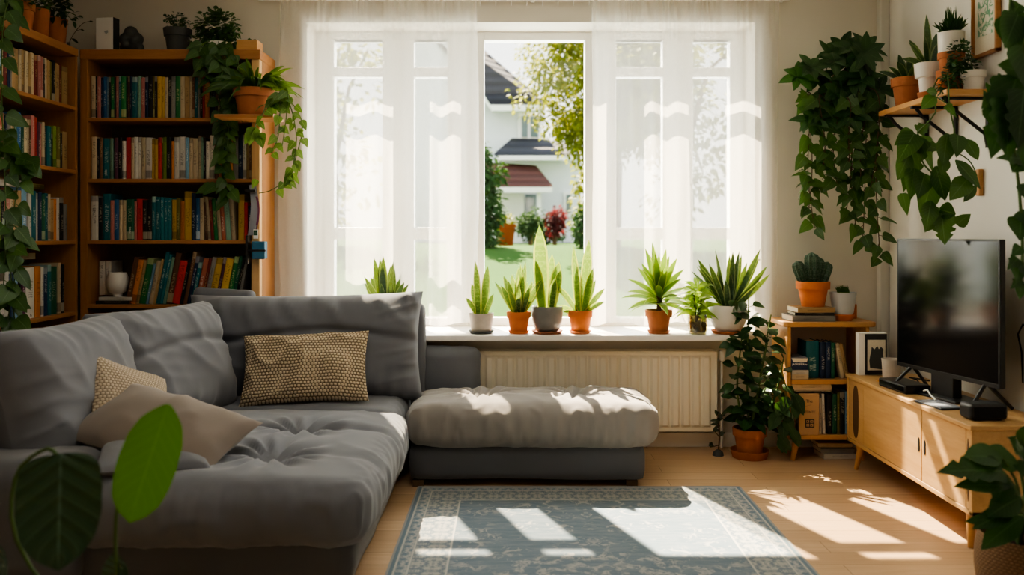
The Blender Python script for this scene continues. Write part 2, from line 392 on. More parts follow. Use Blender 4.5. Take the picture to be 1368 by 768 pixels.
def upholster(mb, size, r, mtx, res=.022, puff=(.0, .0, .03), fold=.006, tufts=(), seams=(), seed=0., vertical=False, slump=0.):
    vs, fs, ns = rbox(size, r, res); hx, hy, hz = (a / 2 for a in size); out = []
    for p, n in zip(vs, ns):
        u, v, w = p.x / hx, p.y / hy, p.z / hz; q = p.copy()
        q.x += puff[0] * math.copysign(1, u) * max(0, (1 - v * v)) * max(0, 1 - w * w) * abs(u) ** 2
        q.y += puff[1] * math.copysign(1, v) * max(0, (1 - u * u)) * max(0, 1 - w * w) * abs(v) ** 2
        q.z += puff[2] * math.copysign(1, w) * max(0, (1 - abs(u) ** 3)) * max(0, (1 - abs(v) ** 3)) * abs(w) ** 2
        # soft folds in the cloth
        s3 = V((seed, seed * 1.7, seed * .3))
        if vertical:   # creases drop from the top seam and gather at the foot
            k = .35 + .65 * max(abs(w) ** 2, 0)
            wx = p.x + .10 * noise.noise(V((p.x * 2, p.z * 3, seed)))
            f = ridge(V((wx * 4.2 + p.z * 1.1, p.y * 3, p.z * 1.1)) + s3, 1.7) ** 2 + .7 * ridge(V((wx * 9 - p.z * 2.6, p.y * 4, p.z * 2.2)) + s3, 1.2) ** 2 + .5 * ridge(V((p.x * 1.2, p.y, p.z * 8)) + s3 * 2, 1.1) ** 3
            q += n * fold * k * (f - .7)
            q += n * .012 * noise.noise(p * 4 + s3)
        else:
            f = ridge(p * 3.2 + s3, 1.4)
            ee = max(0, 1 - abs(w)) ** .5
            f += ee * 1.6 * ridge(V((p.x * 14, p.y * 14, p.z * 2)) + s3, 1.1) ** 2
            q += n * fold * (f - .5) + n * .010 * noise.noise(p * 3 + s3)
        if w > -.2:
            for (tx, ty, dep) in tufts:
                dx, dy = p.x - tx, p.y - ty; rr = math.hypot(dx, dy); th = math.atan2(dy, dx)
                g = math.exp(-(rr / .11) ** 1.3); q.z -= dep * g * max(0, w)
                q.z += .016 * math.sin(th * 11 + seed + 1.2 * math.sin(th * 3)) * math.exp(-((rr - .12) / .09) ** 2) * max(0, w)
            for (axis, pos, dep) in seams:
                dd = (p.x if axis == 'x' else p.y) - pos
                q.z -= dep * math.exp(-(dd / .035) ** 2) * max(0, w)
        if slump: q.z -= slump * (1 - w) * 0
        out.append(mtx @ q)
    mb.add(out, fs)
    return mb
def big_cushion(mb, W, H, T_, mtx, seed, fold, band, n=64):
    '''stuffed back cushion with seamed edge; cloth gathers into pleats towards the seams'''
    def pt(u, v, sg):
        U, S = u * 2 - 1, v * 2 - 1
        # sample denser towards the seam
        U = math.copysign(1 - (1 - abs(U)) ** 1.25, U); S = math.copysign(1 - (1 - abs(S)) ** 1.25, S)
        x = W / 2 * U * (1 - .045 * (1 - S * S) * abs(U)); y = H / 2 * S * (1 - .06 * (1 - U * U) * abs(S))
        prof = max(0, (1 - abs(U) ** 5) * (1 - abs(S) ** 4.2)) ** .5
        z = T_ / 2 * prof
        s3 = V((seed, seed * .7, sg * 2.))
        if prof > .01:
            eT = max(0, (abs(S) - .25) / .75) ** 1.4; eS = max(0, (abs(U) - .55) / .45) ** 1.4
            wx = x + .03 * noise.noise(V((x * 5, y * 5, seed)))
            f = eT * (ridge(V((wx * 11 + y * 2.5 * math.copysign(1, S), y * 1.6, 0)) + s3, 1.0) - .45) + eS * (ridge(V((x * 1.6, y * 12 - x * 3, 3)) + s3, 1.0) - .45)
            f += .7 * (ridge(V((wx * 4.5 + y * 3, y * 2 - x, 5)) + s3, 1.1) - .5)
            f += .45 * max(0, 1 - abs(S + .1)) * (ridge(V((x * 1.1, y * 9 + 2 * x, 7)) + s3, 1.0) - .4) * max(0, min(1, .5 - U))
            z += fold * f * min(1, prof * 3) + .014 * noise.noise(V((x * 3.2, y * 3.2, seed))) * prof
            if band: z -= band * math.exp(-((y - .06 + .03 * math.sin(x * 5 + seed)) / .022) ** 2) * prof * (.5 + .5 * abs(U))
        return mtx @ V((x, y, sg * z))
    mb.grid(lambda u, v: pt(u, v, 1), n, n); mb.grid(lambda u, v: pt(u, v, -1), n, n, flip=True)
    return mb
def pillow(mb, W, H, T, mtx, n=30, wr=.006, seed=0., pinch=.08):
    def pt(u, v, sg):
        U, W2 = u * 2 - 1, v * 2 - 1
        x = W / 2 * U * (1 - pinch * (1 - W2 * W2) * abs(U)); y = H / 2 * W2 * (1 - pinch * (1 - U * U) * abs(W2))
        z = T / 2 * max(0, (1 - abs(U) ** 2.6) * (1 - abs(W2) ** 2.6)) ** .55
        z += wr * (ridge(V((x * 6 + seed, y * 6, sg)), 1.0) - .5) * (1 if z > .004 else 0) + (.018 * noise.noise(V((x * 4, y * 4, seed))) if z > .004 else 0)
        return mtx @ V((x, y, sg * z))
    mb.grid(lambda u, v: pt(u, v, 1), n, n); mb.grid(lambda u, v: pt(u, v, -1), n, n, flip=True)
    return mb
def text_mesh(body, size, mat, parent, loc, rot, name='title'):
    cu = bpy.data.curves.new(name, 'FONT'); cu.body = body; cu.size = size; cu.align_x = 'CENTER'; cu.align_y = 'CENTER'; cu.extrude = .0003
    tmp = bpy.data.objects.new('lettering_curve', cu); COL.objects.link(tmp); bpy.context.view_layer.update()
    me = bpy.data.meshes.new_from_object(tmp.evaluated_get(bpy.context.evaluated_depsgraph_get()))
    bpy.data.objects.remove(tmp); bpy.data.curves.remove(cu)
    me.materials.clear(); me.materials.append(mat)
    o = bpy.data.objects.new(name, me); COL.objects.link(o); o.parent = parent; o.location = loc; o.rotation_euler = rot; return o
# ---------------------------------------------------------------- camera, sun, sky
cam = bpy.data.objects.new('camera', bpy.data.cameras.new('camera')); COL.objects.link(cam); SC.camera = cam
cam.location = (0, 0, CZ); cam.rotation_euler = (PI / 2, 0, 0)
cam.data.sensor_width = 36; cam.data.lens = F / 1368 * 36; cam.data.shift_y = -72 / 1368; cam.data.clip_start = .05; cam.data.clip_end = 300
cam.data.dof.use_dof = True; cam.data.dof.focus_distance = 4.8; cam.data.dof.aperture_fstop = 1.6
def lamp(kind, name, energy, col, loc=(0, 0, 0), rot=None, aim=None, **kw):
    d = bpy.data.lights.new(name, kind); d.energy = energy; d.color = col
    for k, v in kw.items(): setattr(d, k, v)
    o = bpy.data.objects.new(name, d); COL.objects.link(o); o.location = loc
    if aim is not None: o.rotation_euler = V(aim).to_track_quat('-Z', 'Y').to_euler()
    elif rot: o.rotation_euler = rot
    return o
AZ, EL = rad(20), rad(48)
lamp('SUN', 'sun', 58.0, (1, .82, .58), aim=(math.sin(AZ) * math.cos(EL), -math.cos(AZ) * math.cos(EL), -math.sin(EL)), angle=rad(.7), loc=(-4, 12, 9))
lamp('AREA', 'window_fill', 150, (1, .97, .93), loc=(.13, 5.95, 1.75), aim=(0, -1, -.15), shape='RECTANGLE', size=2.8, size_y=1.9)  # added area lamp outside the opening, boosts daylight into the room
lamp('AREA', 'ceiling_fill', 22, (1, .93, .84), loc=(-.3, 2.9, 2.9), aim=(0, 0, -1), shape='SQUARE', size=1.8)  # added overhead fill without a fixture, lifts the dark parts of the room
w = bpy.data.worlds.new('World'); SC.world = w; w.use_nodes = True; wt = w.node_tree; wt.nodes.clear()
wo = wt.nodes.new('ShaderNodeOutputWorld'); bg = wt.nodes.new('ShaderNodeBackground'); tc = wt.nodes.new('ShaderNodeTexCoord'); sx = wt.nodes.new('ShaderNodeSeparateXYZ'); rp = wt.nodes.new('ShaderNodeValToRGB')
wt.links.new(tc.outputs['Generated'], sx.inputs[0]); wt.links.new(sx.outputs[2], rp.inputs[0]); wt.links.new(rp.outputs[0], bg.inputs[0]); wt.links.new(bg.outputs[0], wo.inputs[0])
rp.color_ramp.elements[0].position = 0; rp.color_ramp.elements[0].color = (1, .97, .88, 1)
rp.color_ramp.elements[1].position = .8; rp.color_ramp.elements[1].color = (.80, .89, 1, 1)
bg.inputs[1].default_value = 3.2
SC.view_settings.view_transform = 'AgX'
try: SC.view_settings.look = 'AgX - Medium High Contrast'
except Exception: pass
SC.view_settings.exposure = .0
SC.cycles.use_denoising = True; SC.cycles.max_bounces = 10; SC.cycles.diffuse_bounces = 6; SC.cycles.transparent_max_bounces = 24; SC.cycles.sample_clamp_indirect = 6
SC.cycles.caustics_reflective = False; SC.cycles.caustics_refractive = False

# ---------------------------------------------------------------- room shell
XL, XR, YB, YF, ZC = -2.90, 2.37, 5.46, -1.3, 2.95
WX0, WX1, WZ0, WZ1, YO = -1.30, 1.54, .70, 2.69, 5.86    # window opening, outer wall face
b = MB(); b.box(XL - .1, XR + .1, YF - .1, YO, -.05, 0); fl = b.build('floor', M['floor'], smooth=False); struct(fl)
b = MB(); b.box(XL - .1, XR + .1, YF - .1, YO, ZC, ZC + .1); struct(b.build('ceiling', M['ceil'], smooth=False))
b = MB(); b.box(XL - .1, XL, YF, YO, 0, ZC); struct(b.build('wall_left', M['wall'], smooth=False))
b = MB(); b.box(XR, XR + .1, YF, YO, 0, ZC); struct(b.build('wall_right', M['wall_r'], smooth=False))
b = MB(); b.box(XL, XR, YF - .1, YF, 0, ZC); struct(b.build('wall_front', M['wall'], smooth=False))
b = MB(); b.box(XL, WX0, YB, YO, 0, ZC); b.box(WX1, XR, YB, YO, 0, ZC); b.box(WX0, WX1, YB, YO, 0, WZ0); b.box(WX0, WX1, YB, YO, WZ1, ZC)
struct(b.build('wall_back', M['wall'], smooth=False))
b = MB(); b.box(-.9, XR, YB - .015, YB, 0, .09); struct(b.build('baseboard_back', M['white'], smooth=False, bevel=.004))
b = MB(); b.box(XR - .015, XR, YF, YB - .015, 0, .09); struct(b.build('baseboard_right', M['white'], smooth=False, bevel=.004))
# corner pipe casing where the two walls meet
b = MB(); b.box(2.31, 2.37, 5.40, 5.46, .09, ZC); struct(b.build('trim_1', M['wall_r'], smooth=False, bevel=.008))
# sill board
b = MB(); b.box(WX0, WX1, 5.44, 5.74, .70, .735); b.box(-1.32, 1.40, 5.20, 5.44, .70, .735)
struct(b.build('trim_2', M['sill'], smooth=False, bevel=.006))

# ---------------------------------------------------------------- windows
YW = 5.72
def frame_bars(b, x0, x1, z0, z1, t, y0, y1):
    b.box(x0, x0 + t, y0, y1, z0, z1); b.box(x1 - t, x1, y0, y1, z0, z1); b.box(x0 + t, x1 - t, y0, y1, z0, z0 + t); b.box(x0 + t, x1 - t, y0, y1, z1 - t, z1)
def xw(px): return (px - 684) / F * (YW + .03)
def zw(py): return CZ - (py - 312) / F * (YW + .03)
def window(name, x0, x1, cells, rows, handle=None):
    r = thing(name, None, None, (0, 0, 0)); tag(r, kind='structure')
    b = MB(); frame_bars(b, x0, x1, .735, WZ1, .055, YW, YW + .09)
    if cells:
        xs = [x0 + .055] + [v for c in cells for v in c] + [x1 - .055]
        for i in range(0, len(xs), 2): b.box(xs[i], xs[i + 1], YW - .012, YW + .075, .79, WZ1 - .055)
        zs = [.79] + [v for c in rows for v in c] + [WZ1 - .055]
        for (a, c) in cells:
            for i in range(0, len(zs), 2):
                b.box(a, c, YW - .006, YW + .07, zs[i], zs[i + 1])
    b.build('frame', M['white'], r, smooth=False, bevel=.005)
    if cells:
        for (a, c) in cells:
            for (p, q) in rows:
                g = MB(); g.box(a, c, YW + .03, YW + .036, p, q); g.build('pane', M['glass'], r, smooth=False)
    else:
        g = MB(); g.box(x0 + .055, x1 - .055, YW + .04, YW + .046, .79, WZ1 - .055); g.build('pane', M['glass'], r, smooth=False)
    return r
rowsz = [(zw(428), zw(320)), (zw(304), zw(104)), (zw(91), zw(55))]
window('window_1', WX0, xw(636), [(xw(448), xw(512)), (xw(554), xw(598))], rowsz)
window('window_2', xw(636), xw(792), None, None)
window('window_3', xw(792), WX1, [(xw(822), xw(884)), (xw(924), xw(973))], rowsz)
for hx in (628, 796):       # casement handles on the meeting stiles
    r = thing('window_handle', 'white lever handle on the window stile at the curtain edge ' + ('nearer the sofa' if hx < 700 else 'nearer the television'), 'handle', (xw(hx), YW - .02, zw(248)))
    b = MB(); b.box(-.016, .016, -.004, .012, -.035, .035); b.build('rose', M['white'], r, smooth=False, bevel=.004)
    b = MB(); b.tube([(0, -.004, 0), (0, -.045, 0), (0, -.05, -.02), (0, -.045, -.13)], [.009, .009, .010, .008], 8); b.build('lever', M['white'], r)

# ---------------------------------------------------------------- curtains
def curtain(label, x0, x1, seed, lean):
    zt, zb = 2.815, .78
    def fn(u, v):
        z = zt + (zb - zt) * v; wdt = x1 - x0
        x = x0 + wdt * u
        g = max(0, 1 - v * 7)                       # gathered heading
        low = min(1, v * 1.6)
        a = .020 * math.sin(u * 43 + seed + 1.8 * math.sin(u * 6 + seed)) * (.35 + .65 * low) + .014 * noise.noise(V((u * 9, v * 1.2, seed))) * 2 * low
        a += g * .010 * math.sin(u * 150 + 2 * math.sin(u * 31))
        a += .006 * noise.noise(V((u * 26, v * 5, seed + 4))) * (1 + 2 * g)
        ed = lean * math.sin(v * PI) * .02 * (1 if u > .5 else -1) * abs(u - .5) * 2
        return V((x + ed + .012 * noise.noise(V((u * 7, v * 4, seed + 9))) * low, 5.415 + max(-.035, min(.032, a)), z + (.012 * math.sin(u * 20 + seed) if v > .99 else 0)))
    b = MB(); b.grid(fn, 260, 90)
    o = b.build('curtain', M['curtain'], sharp=180); tag(o, label, 'curtain', 'sheer curtains at the window'); return o
curtain('sheer white curtain hanging between the tall bookcase and the clear middle window', -1.455, -.222, 1.3, .6)
curtain('sheer white curtain hanging between the clear middle window and the big trailing plant', .500, 1.680, 5.1, -.4)
r = thing('curtain_track', 'white ceiling-height curtain track running above the whole window', 'curtain track', (0, 5.42, 2.80))
b = MB(); b.box(-1.6, 1.75, -.012, .012, .016, .034); b.build('rail', M['white'], r, smooth=False, bevel=.003)
for k in range(8):
    b = MB(); x = -.2 + k * .098; b.tube([(x, 0, .018), (x, -.004, .0), (x, .004, -.008), (x, 0, -.014)], .003, 6); b.build('glider', M['white'], r)
for x in (-1.45, .13, 1.7):
    b = MB(); b.box(x - .012, x + .012, .01, .04, .014, .036); b.build('bracket', M['white'], r, smooth=False)

# ---------------------------------------------------------------- outside
lawn = MB()
def lawnf(u, v):
    y = 6.1 + 30 * v; x = -22 + 44 * u
    z = .10 + (min(y, 12.5) - 6.1) / 6.4 * 1.05
    return V((x, y, z + .015 * noise.noise(V((x, y, 0)))))
lawn.grid(lawnf, 30, 30)
t = NT('mown lawn'); co = t.coord(); g = t.noise(co, .8, 4); g2 = t.noise(co, 40, 2)
lm = t.done(t.bsdf(t.mix(g, (.018, .065, .010), t.mix(g2, (.03, .09, .012), (.06, .13, .02))), .9, .1))
o = lawn.build('lawn', lm, sharp=180); struct(o, 'mown green lawn sloping up behind the window', 'lawn')
M['render'] = pmat('white house render', (.70, .72, .75), .9, .2, var=.03, vscale=.7)
t = NT('dark roof tiles'); co = t.coord(); s = t.n('SeparateXYZ', {0: co}); rw = t.m('SINE', t.m('MULTIPLY', s.outputs[2], 30))
M['roof'] = t.done(t.bsdf(t.mix(t.step(rw, -1, 1), (.012, .013, .019), (.024, .026, .036)), .8, .3, 0, t.bump(rw, .5, .02)))
t = NT('red brown roof tiles'); co = t.coord(); s = t.n('SeparateXYZ', {0: co}); rw = t.m('SINE', t.m('MULTIPLY', s.outputs[2], 40))
M['redroof'] = t.done(t.bsdf(t.mix(t.step(rw, -1, 1), (.045, .014, .010), (.075, .026, .018)), .8, .2, 0, t.bump(rw, .5, .02)))
M['dpane'] = pmat('dark house window glass', (.10, .15, .16), .1, .6, var=.3, vscale=1)
def poly3(b, pts, thick=(0, .25, 0), mi=0):
    n = len(pts); t = V(thick); vs = [V(p) for p in pts] + [V(p) + t for p in pts]
    b.add(vs, [tuple(range(n)), tuple(range(2 * n - 1, n - 1, -1))] + [(i, i + n, (i + 1) % n + n, (i + 1) % n) for i in range(n)], mi)
h = thing('house', 'white neighbouring house with dark slate roof and red-roofed porch beyond the lawn', 'house', P(700, 330, 20))
HO = h.location
b = MB(); poly3(b, [P(540, 332, 20), P(721, 332, 20), P(721, 146, 20), P(664, 146, 20), P(640, 113, 20), P(560, 20, 20), P(540, 20, 20)], (0, 6, 0)); b.build('gable_wall', M['render'], h, HO, smooth=False)
b = MB(); poly3(b, [P(655, 140, 19.6), P(727, 140, 19.6), P(580, 22, 23), P(540, -20, 23), P(540, 8, 20.2)], (0, .2, .12)); b.build('main_roof', M['roof'], h, HO, smooth=False)
b = MB(); poly3(b, [P(655, 140, 19.5), P(727, 140, 19.5), P(727, 148, 19.5), P(657, 148, 19.5)], (0, .3, 0)); poly3(b, [P(655, 140, 19.55), P(657, 148, 19.55), P(630, 113, 19.8), P(560, 28, 20.1), P(560, 14, 20.1), P(630, 102, 19.8)], (0, .12, 0)); b.build('fascia', M['white'], h, HO, smooth=False)
f = MB(); x0, x1 = 694, 722
b = MB(); poly3(b, [P(692, 150, 19.9), P(724, 150, 19.9), P(724, 190, 19.9), P(692, 190, 19.9)], (0, .08, 0)); fr = b.build('window', M['white'], h, HO, smooth=False)
for (a, c) in ((697, 705), (709, 719)):
    b = MB(); poly3(b, [P(a, 155, 19.86), P(c, 155, 19.86), P(c, 183, 19.86), P(a, 183, 19.86)], (0, .03, 0)); b.build('pane', M['dpane'], fr, HO, smooth=False)
b = MB(); poly3(b, [P(668, 332, 19), P(776, 332, 19), P(776, 206, 19), P(668, 206, 19)], (0, .9, 0)); b.build('extension_wall', M['render'], h, HO, smooth=False)
b = MB(); poly3(b, [P(660, 208, 18.6), P(768, 208, 18.6), P(755, 193, 19.6), P(722, 188, 19.8), P(684, 187, 19.8)], (0, .1, .06)); b.build('extension_roof', M['roof'], h, HO, smooth=False)
b = MB(); poly3(b, [P(664, 208, 18.58), P(768, 208, 18.58), P(768, 214, 18.58), P(664, 214, 18.58)], (0, .2, 0)); b.build('gutter', M['white'], h, HO, smooth=False)
b = MB(); poly3(b, [P(640, 250, 17.6), P(738, 250, 17.6), P(716, 224, 18.8), P(640, 219, 18.8)], (0, .1, .06)); b.build('porch_roof', M['redroof'], h, HO, smooth=False)
b = MB(); poly3(b, [P(640, 250, 17.55), P(738, 250, 17.55), P(738, 257, 17.55), P(640, 257, 17.55)], (0, .2, 0)); b.build('porch_fascia', M['white'], h, HO, smooth=False)
b = MB(); poly3(b, [P(655, 258, 18.3), P(700, 258, 18.3), P(700, 330, 18.3), P(655, 330, 18.3)], (0, .1, 0)); b.build('garage_door', M['white'], h, HO, smooth=False)
b = MB(); poly3(b, [P(718, 257, 17.7), P(723, 257, 17.7), P(723, 330, 17.7), P(718, 330, 17.7)], (0, .15, 0)); b.build('porch_post', M['white'], h, HO, smooth=False)
b = MB(); poly3(b, [P(702, 260, 18.9), P(716, 260, 18.9), P(716, 290, 18.9), P(702, 290, 18.9)], (0, .05, 0)); b.build('porch_window', M['dpane'], h, HO, smooth=False)
b = MB(); poly3(b, [P(753, 256, 18.95), P(767, 256, 18.95), P(767, 290, 18.95), P(753, 290, 18.95)], (0, .04, 0)); fr = b.build('window', M['white'], h, HO, smooth=False)
b = MB(); poly3(b, [P(757, 260, 18.92), P(763, 260, 18.92), P(763, 284, 18.92), P(757, 284, 18.92)], (0, .02, 0)); b.build('pane', M['dpane'], fr, HO, smooth=False)

def crown(b, blobs, n, L, prof=OV):
    for (c, r) in blobs:
        for _ in range(n):
            d = V((RND.gauss(0, 1), RND.gauss(0, 1), RND.gauss(0, 1))).normalized(); rr = r * (.55 + .5 * RND.random())
            p = V(c) + d * rr
            b.leaf(p, d + V((RND.uniform(-.8, .8), RND.uniform(-.8, .8), RND.uniform(-.8, .3))), (RND.uniform(-1, 1), RND.uniform(-1, 1), 1), L * RND.uniform(.6, 1.2), L * .6, prof, .2, .1, 2)
def tree(label, px, py, d, rx, rz, nb, n, L, mat, ground, group=None, br=.36):
    base = P(px, ground, d); r = thing('garden_tree', label, 'tree', base, 0, group)
    c = P(px, py, d) - base; blobs = []
    for _ in range(nb):
        q = V((RND.uniform(-1, 1), RND.uniform(-1, 1), RND.uniform(-1, 1)))
        while q.length > 1: q = V((RND.uniform(-1, 1), RND.uniform(-1, 1), RND.uniform(-1, 1)))
        blobs.append((c + V((q.x * rx, q.y * rx * .8, q.z * rz)), br * RND.uniform(.6, 1.3)))
    b = MB(); crown(b, blobs, n, L); b.build('foliage', mat, r, sharp=180)
    t = MB(); t.tube([(0, 0, -.1), (.05, 0, c.z * .5), c], [.13, .10, .05], 8)
    for (q, _) in blobs[::3]: t.tube([V((.03, 0, c.z * .55)), (c + q) / 2, q], [.05, .03, .01], 5)
    t.build('trunk', M['bark'], r); return r
tree('tall yellow-green leafy tree beside the white house', 818, 112, 13, 1.2, 1.15, 95, 260, .085, M['l_tree'], 332, 'garden trees')
tree('sunlit tree whose crown shows in the corner pane by the big trailing plant', 906, 130, 12, 1.1, 1.5, 26, 80, .13, M['l_tree'], 332, 'garden trees', .4)
tree('sunlit tree seen dimly through the curtain over the sofa', 440, 170, 14, 1.2, 1.6, 22, 70, .14, M['l_tree'], 332, 'garden trees', .4)
def shrub(name, label, cat, px, pyc, d, rx, rz, nb, n, L, mat, ground=330, group=None, br=.3):
    base = P(px, ground, d); r = thing(name, label, cat, base, 0, group); c = P(px, pyc, d) - base; blobs = []
    for _ in range(nb):
        a = RND.random() * 2 * PI; s = math.sqrt(RND.random()); zz = RND.uniform(-1, 1); k = math.sqrt(1 - zz * zz * .8)
        blobs.append((c + V((math.cos(a) * s * rx * k, math.sin(a) * s * rx * k * .6, zz * rz)), br * RND.uniform(.7, 1.2)))
    b = MB(); crown(b, blobs, n, L); b.build('foliage', mat, r, sharp=180)
    t = MB(); t.tube([(0, 0, -.06), c], [.05, .02], 6); t.build('stem', M['bark'], r); return r
shrub('conifer_shrub', 'tall dark green conifer at the edge of the lawn beside the sheer curtain', 'shrub', 643, 262, 13, .25, .72, 26, 110, .10, M['l_hedge'], 328, br=.2)
shrub('round_shrub', 'round clipped green shrub in front of the house porch', 'shrub', 709, 297, 15, .18, .16, 12, 80, .08, M['l_hedge'], 326, br=.16)
shrub('red_shrub', 'dark red leafy shrub in front of the house extension', 'shrub', 741, 298, 15, .12, .14, 9, 70, .08, M['l_red'], 326, br=.12)
shrub('low_shrub', 'low dark bush along the house wall beside the red shrub', 'shrub', 728, 312, 15.6, .3, .06, 9, 70, .08, M['l_hedge'], 330, br=.14)
shrub('tall_shrub', 'yellow-green upright shrub under the tall tree', 'shrub', 790, 262, 13.5, .2, .5, 16, 90, .09, M['l_tree'], 330, br=.22)
shrub('dark_shrub', 'dark green bush at the foot of the tall tree', 'shrub', 784, 300, 13, .14, .2, 10, 70, .09, M['l_hedge'], 328, br=.16)
r = thing('garden_planter', 'big orange terracotta planter standing on the lawn', 'planter', P(675, 328, 14.5))
b = MB(); b.lathe([(.0, 0), (.13, 0), (.165, .30), (.185, .30), (.185, .36), (.15, .36), (.14, .3), (0, .3)], 20); b.build('pot', pmat('weathered orange clay', (.22, .055, .015), .9, .1), r)
b = MB(); crown(b, [((0, 0, .4), .1), ((.06, 0, .42), .08), ((-.07, 0, .41), .08)], 60, .09); b.build('foliage', M['l_tree'], r, sharp=180)
r = thing('garden_boulder', 'grey boulder beside the conifer on the lawn', 'boulder', P(645, 329, 14))
b = MB(); vs, fs, ns = rbox((.42, .35, .34), .14, .05); b.add([p + n * .04 * noise.noise(p * 7) + V((0, 0, .13)) for p, n in zip(vs, ns)], fs); b.build('stone', pmat('grey boulder stone', (.22, .23, .26), .9, .2, var=.3, vscale=6), r)
# ---------------------------------------------------------------- radiator
RX0, RX1 = -.45, 1.265
r = thing('radiator', 'long cream ribbed panel radiator under the window sill', 'radiator', (.4, 5.38, .12))
O = r.location
b = MB(); n = 26; w_ = (RX1 - RX0 - .05) / n; prof = [(RX0, 5.37), (RX0, 5.335)]
x = RX0 + .025
pl = [(RX0, 5.336)]
for k in range(n):
    x0 = RX0 + .025 + k * w_; pl += [(x0, 5.336), (x0 + w_ * .22, 5.322), (x0 + w_ * .68, 5.322), (x0 + w_ * .9, 5.336)]
pl += [(RX1, 5.336)]
zs = [.125, .15, .165, .58, .595, .618]
vs = []; fs = []
for (z, k) in zip(zs, (0, 0, 1, 1, 0, 0)):
    for (x, y) in pl: vs.append((x, y if k else 5.336, z))
m_ = len(pl)
for j in range(len(zs) - 1):
    for i in range(m_ - 1): fs.append((j * m_ + i, j * m_ + i + 1, (j + 1) * m_ + i + 1, (j + 1) * m_ + i))
b.add(vs, fs); b.build('ribbed_panel', M['radiator'], r, O, sharp=25)
b = MB(); b.box(RX0, RX1, 5.337, 5.43, .125, .612); b.build('body', M['radiator'], r, O, smooth=False)
b = MB(); b.box(RX0 - .006, RX1 + .006, 5.326, 5.44, .612, .622); b.box(RX1, RX1 + .006, 5.326, 5.44, .125, .612); b.build('casing', M['radiator'], r, O, smooth=False, bevel=.003)
b = MB(); b.tube([(RX1, 5.38, .56), (RX1 + .03, 5.38, .56), (RX1 + .045, 5.38, .56)], .010, 10); v_ = b.build('valve', M['steel'], r, O)
b = MB(); b.lathe([(.0, 0), (.017, 0), (.02, .02), (.02, .06), (.012, .066), (0, .066)], 14, (RX1 + .045, 5.36, .56)); b.build('valve_head', M['white'], v_, O)
b = MB(); b.tube([(RX1 + .045, 5.38, .56), (RX1 + .045, 5.38, .01)], .008, 8); b.build('pipe', M['white'], r, O)

# ---------------------------------------------------------------- sofa
so = thing('corner_sofa', 'large grey fabric corner sofa with tufted seat and loose back cushions', 'sofa', (-1.4, 4.1, 0)); O = so.location
def T(x, y, z, rx=0, ry=0, rz=0): return Matrix.Translation((x, y, z)) @ Euler((rad(rx), rad(ry), rad(rz)), 'XYZ').to_matrix().to_4x4()
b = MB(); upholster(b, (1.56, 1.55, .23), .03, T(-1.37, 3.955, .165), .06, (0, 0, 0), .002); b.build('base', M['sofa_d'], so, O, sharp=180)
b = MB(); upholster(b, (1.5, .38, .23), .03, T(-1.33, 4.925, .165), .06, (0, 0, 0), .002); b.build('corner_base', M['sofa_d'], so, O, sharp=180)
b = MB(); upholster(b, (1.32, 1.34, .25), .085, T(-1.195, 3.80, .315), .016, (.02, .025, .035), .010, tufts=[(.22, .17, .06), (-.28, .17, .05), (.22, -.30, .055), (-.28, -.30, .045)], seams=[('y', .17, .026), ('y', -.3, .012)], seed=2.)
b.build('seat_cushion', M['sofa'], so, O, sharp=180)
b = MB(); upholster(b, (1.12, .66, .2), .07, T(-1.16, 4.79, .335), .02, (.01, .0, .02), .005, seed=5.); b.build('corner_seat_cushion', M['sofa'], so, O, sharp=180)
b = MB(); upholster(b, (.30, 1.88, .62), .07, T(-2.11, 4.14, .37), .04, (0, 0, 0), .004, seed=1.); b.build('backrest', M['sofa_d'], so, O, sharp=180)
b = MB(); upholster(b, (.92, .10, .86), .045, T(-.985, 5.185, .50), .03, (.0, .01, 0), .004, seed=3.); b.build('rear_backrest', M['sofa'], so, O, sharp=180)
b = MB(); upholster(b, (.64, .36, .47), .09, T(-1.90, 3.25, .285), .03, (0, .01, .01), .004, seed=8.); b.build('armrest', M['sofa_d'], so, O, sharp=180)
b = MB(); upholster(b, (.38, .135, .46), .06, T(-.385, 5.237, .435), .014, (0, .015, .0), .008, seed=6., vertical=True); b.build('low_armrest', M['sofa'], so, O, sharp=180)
def backc(w, h, t, mtx, seed, name='back_cushion', fold=.012, band=0.):
    b = MB(); big_cushion(b, w, h, t, mtx @ Matrix.Rotation(PI / 2, 4, 'X'), seed, fold, band); return b.build(name, M['sofa'], so, O, sharp=180)
backc(.80, .60, .36, T(-1.90, 3.66, .680, -15, 0, 84), 11., fold=.022)
backc(.84, .62, .36, T(-1.76, 4.35, .680, -17, 0, 72), 17., fold=.024, band=.03)
backc(1.34, .62, .34, T(-1.18, 4.93, .70, -9, -.8, 1), 23., fold=.030, band=.04)
b = MB(); upholster(b, (.36, .08, .30), .035, T(-1.70, 5.06, .875, -3, 4, 0), .02, (0, .01, 0), .005, seed=31.); b.build('spare_cushion', M['sofa'], so, O, sharp=180)
for (x, y) in ((-.66, 3.25), (-2.1, 3.25), (-.66, 4.5), (-2.1, 5.1)):
    b = MB(); b.box(x - .03, x + .03, y - .03, y + .03, 0, .06); b.build('leg', M['oak_x'], so, O, smooth=False)

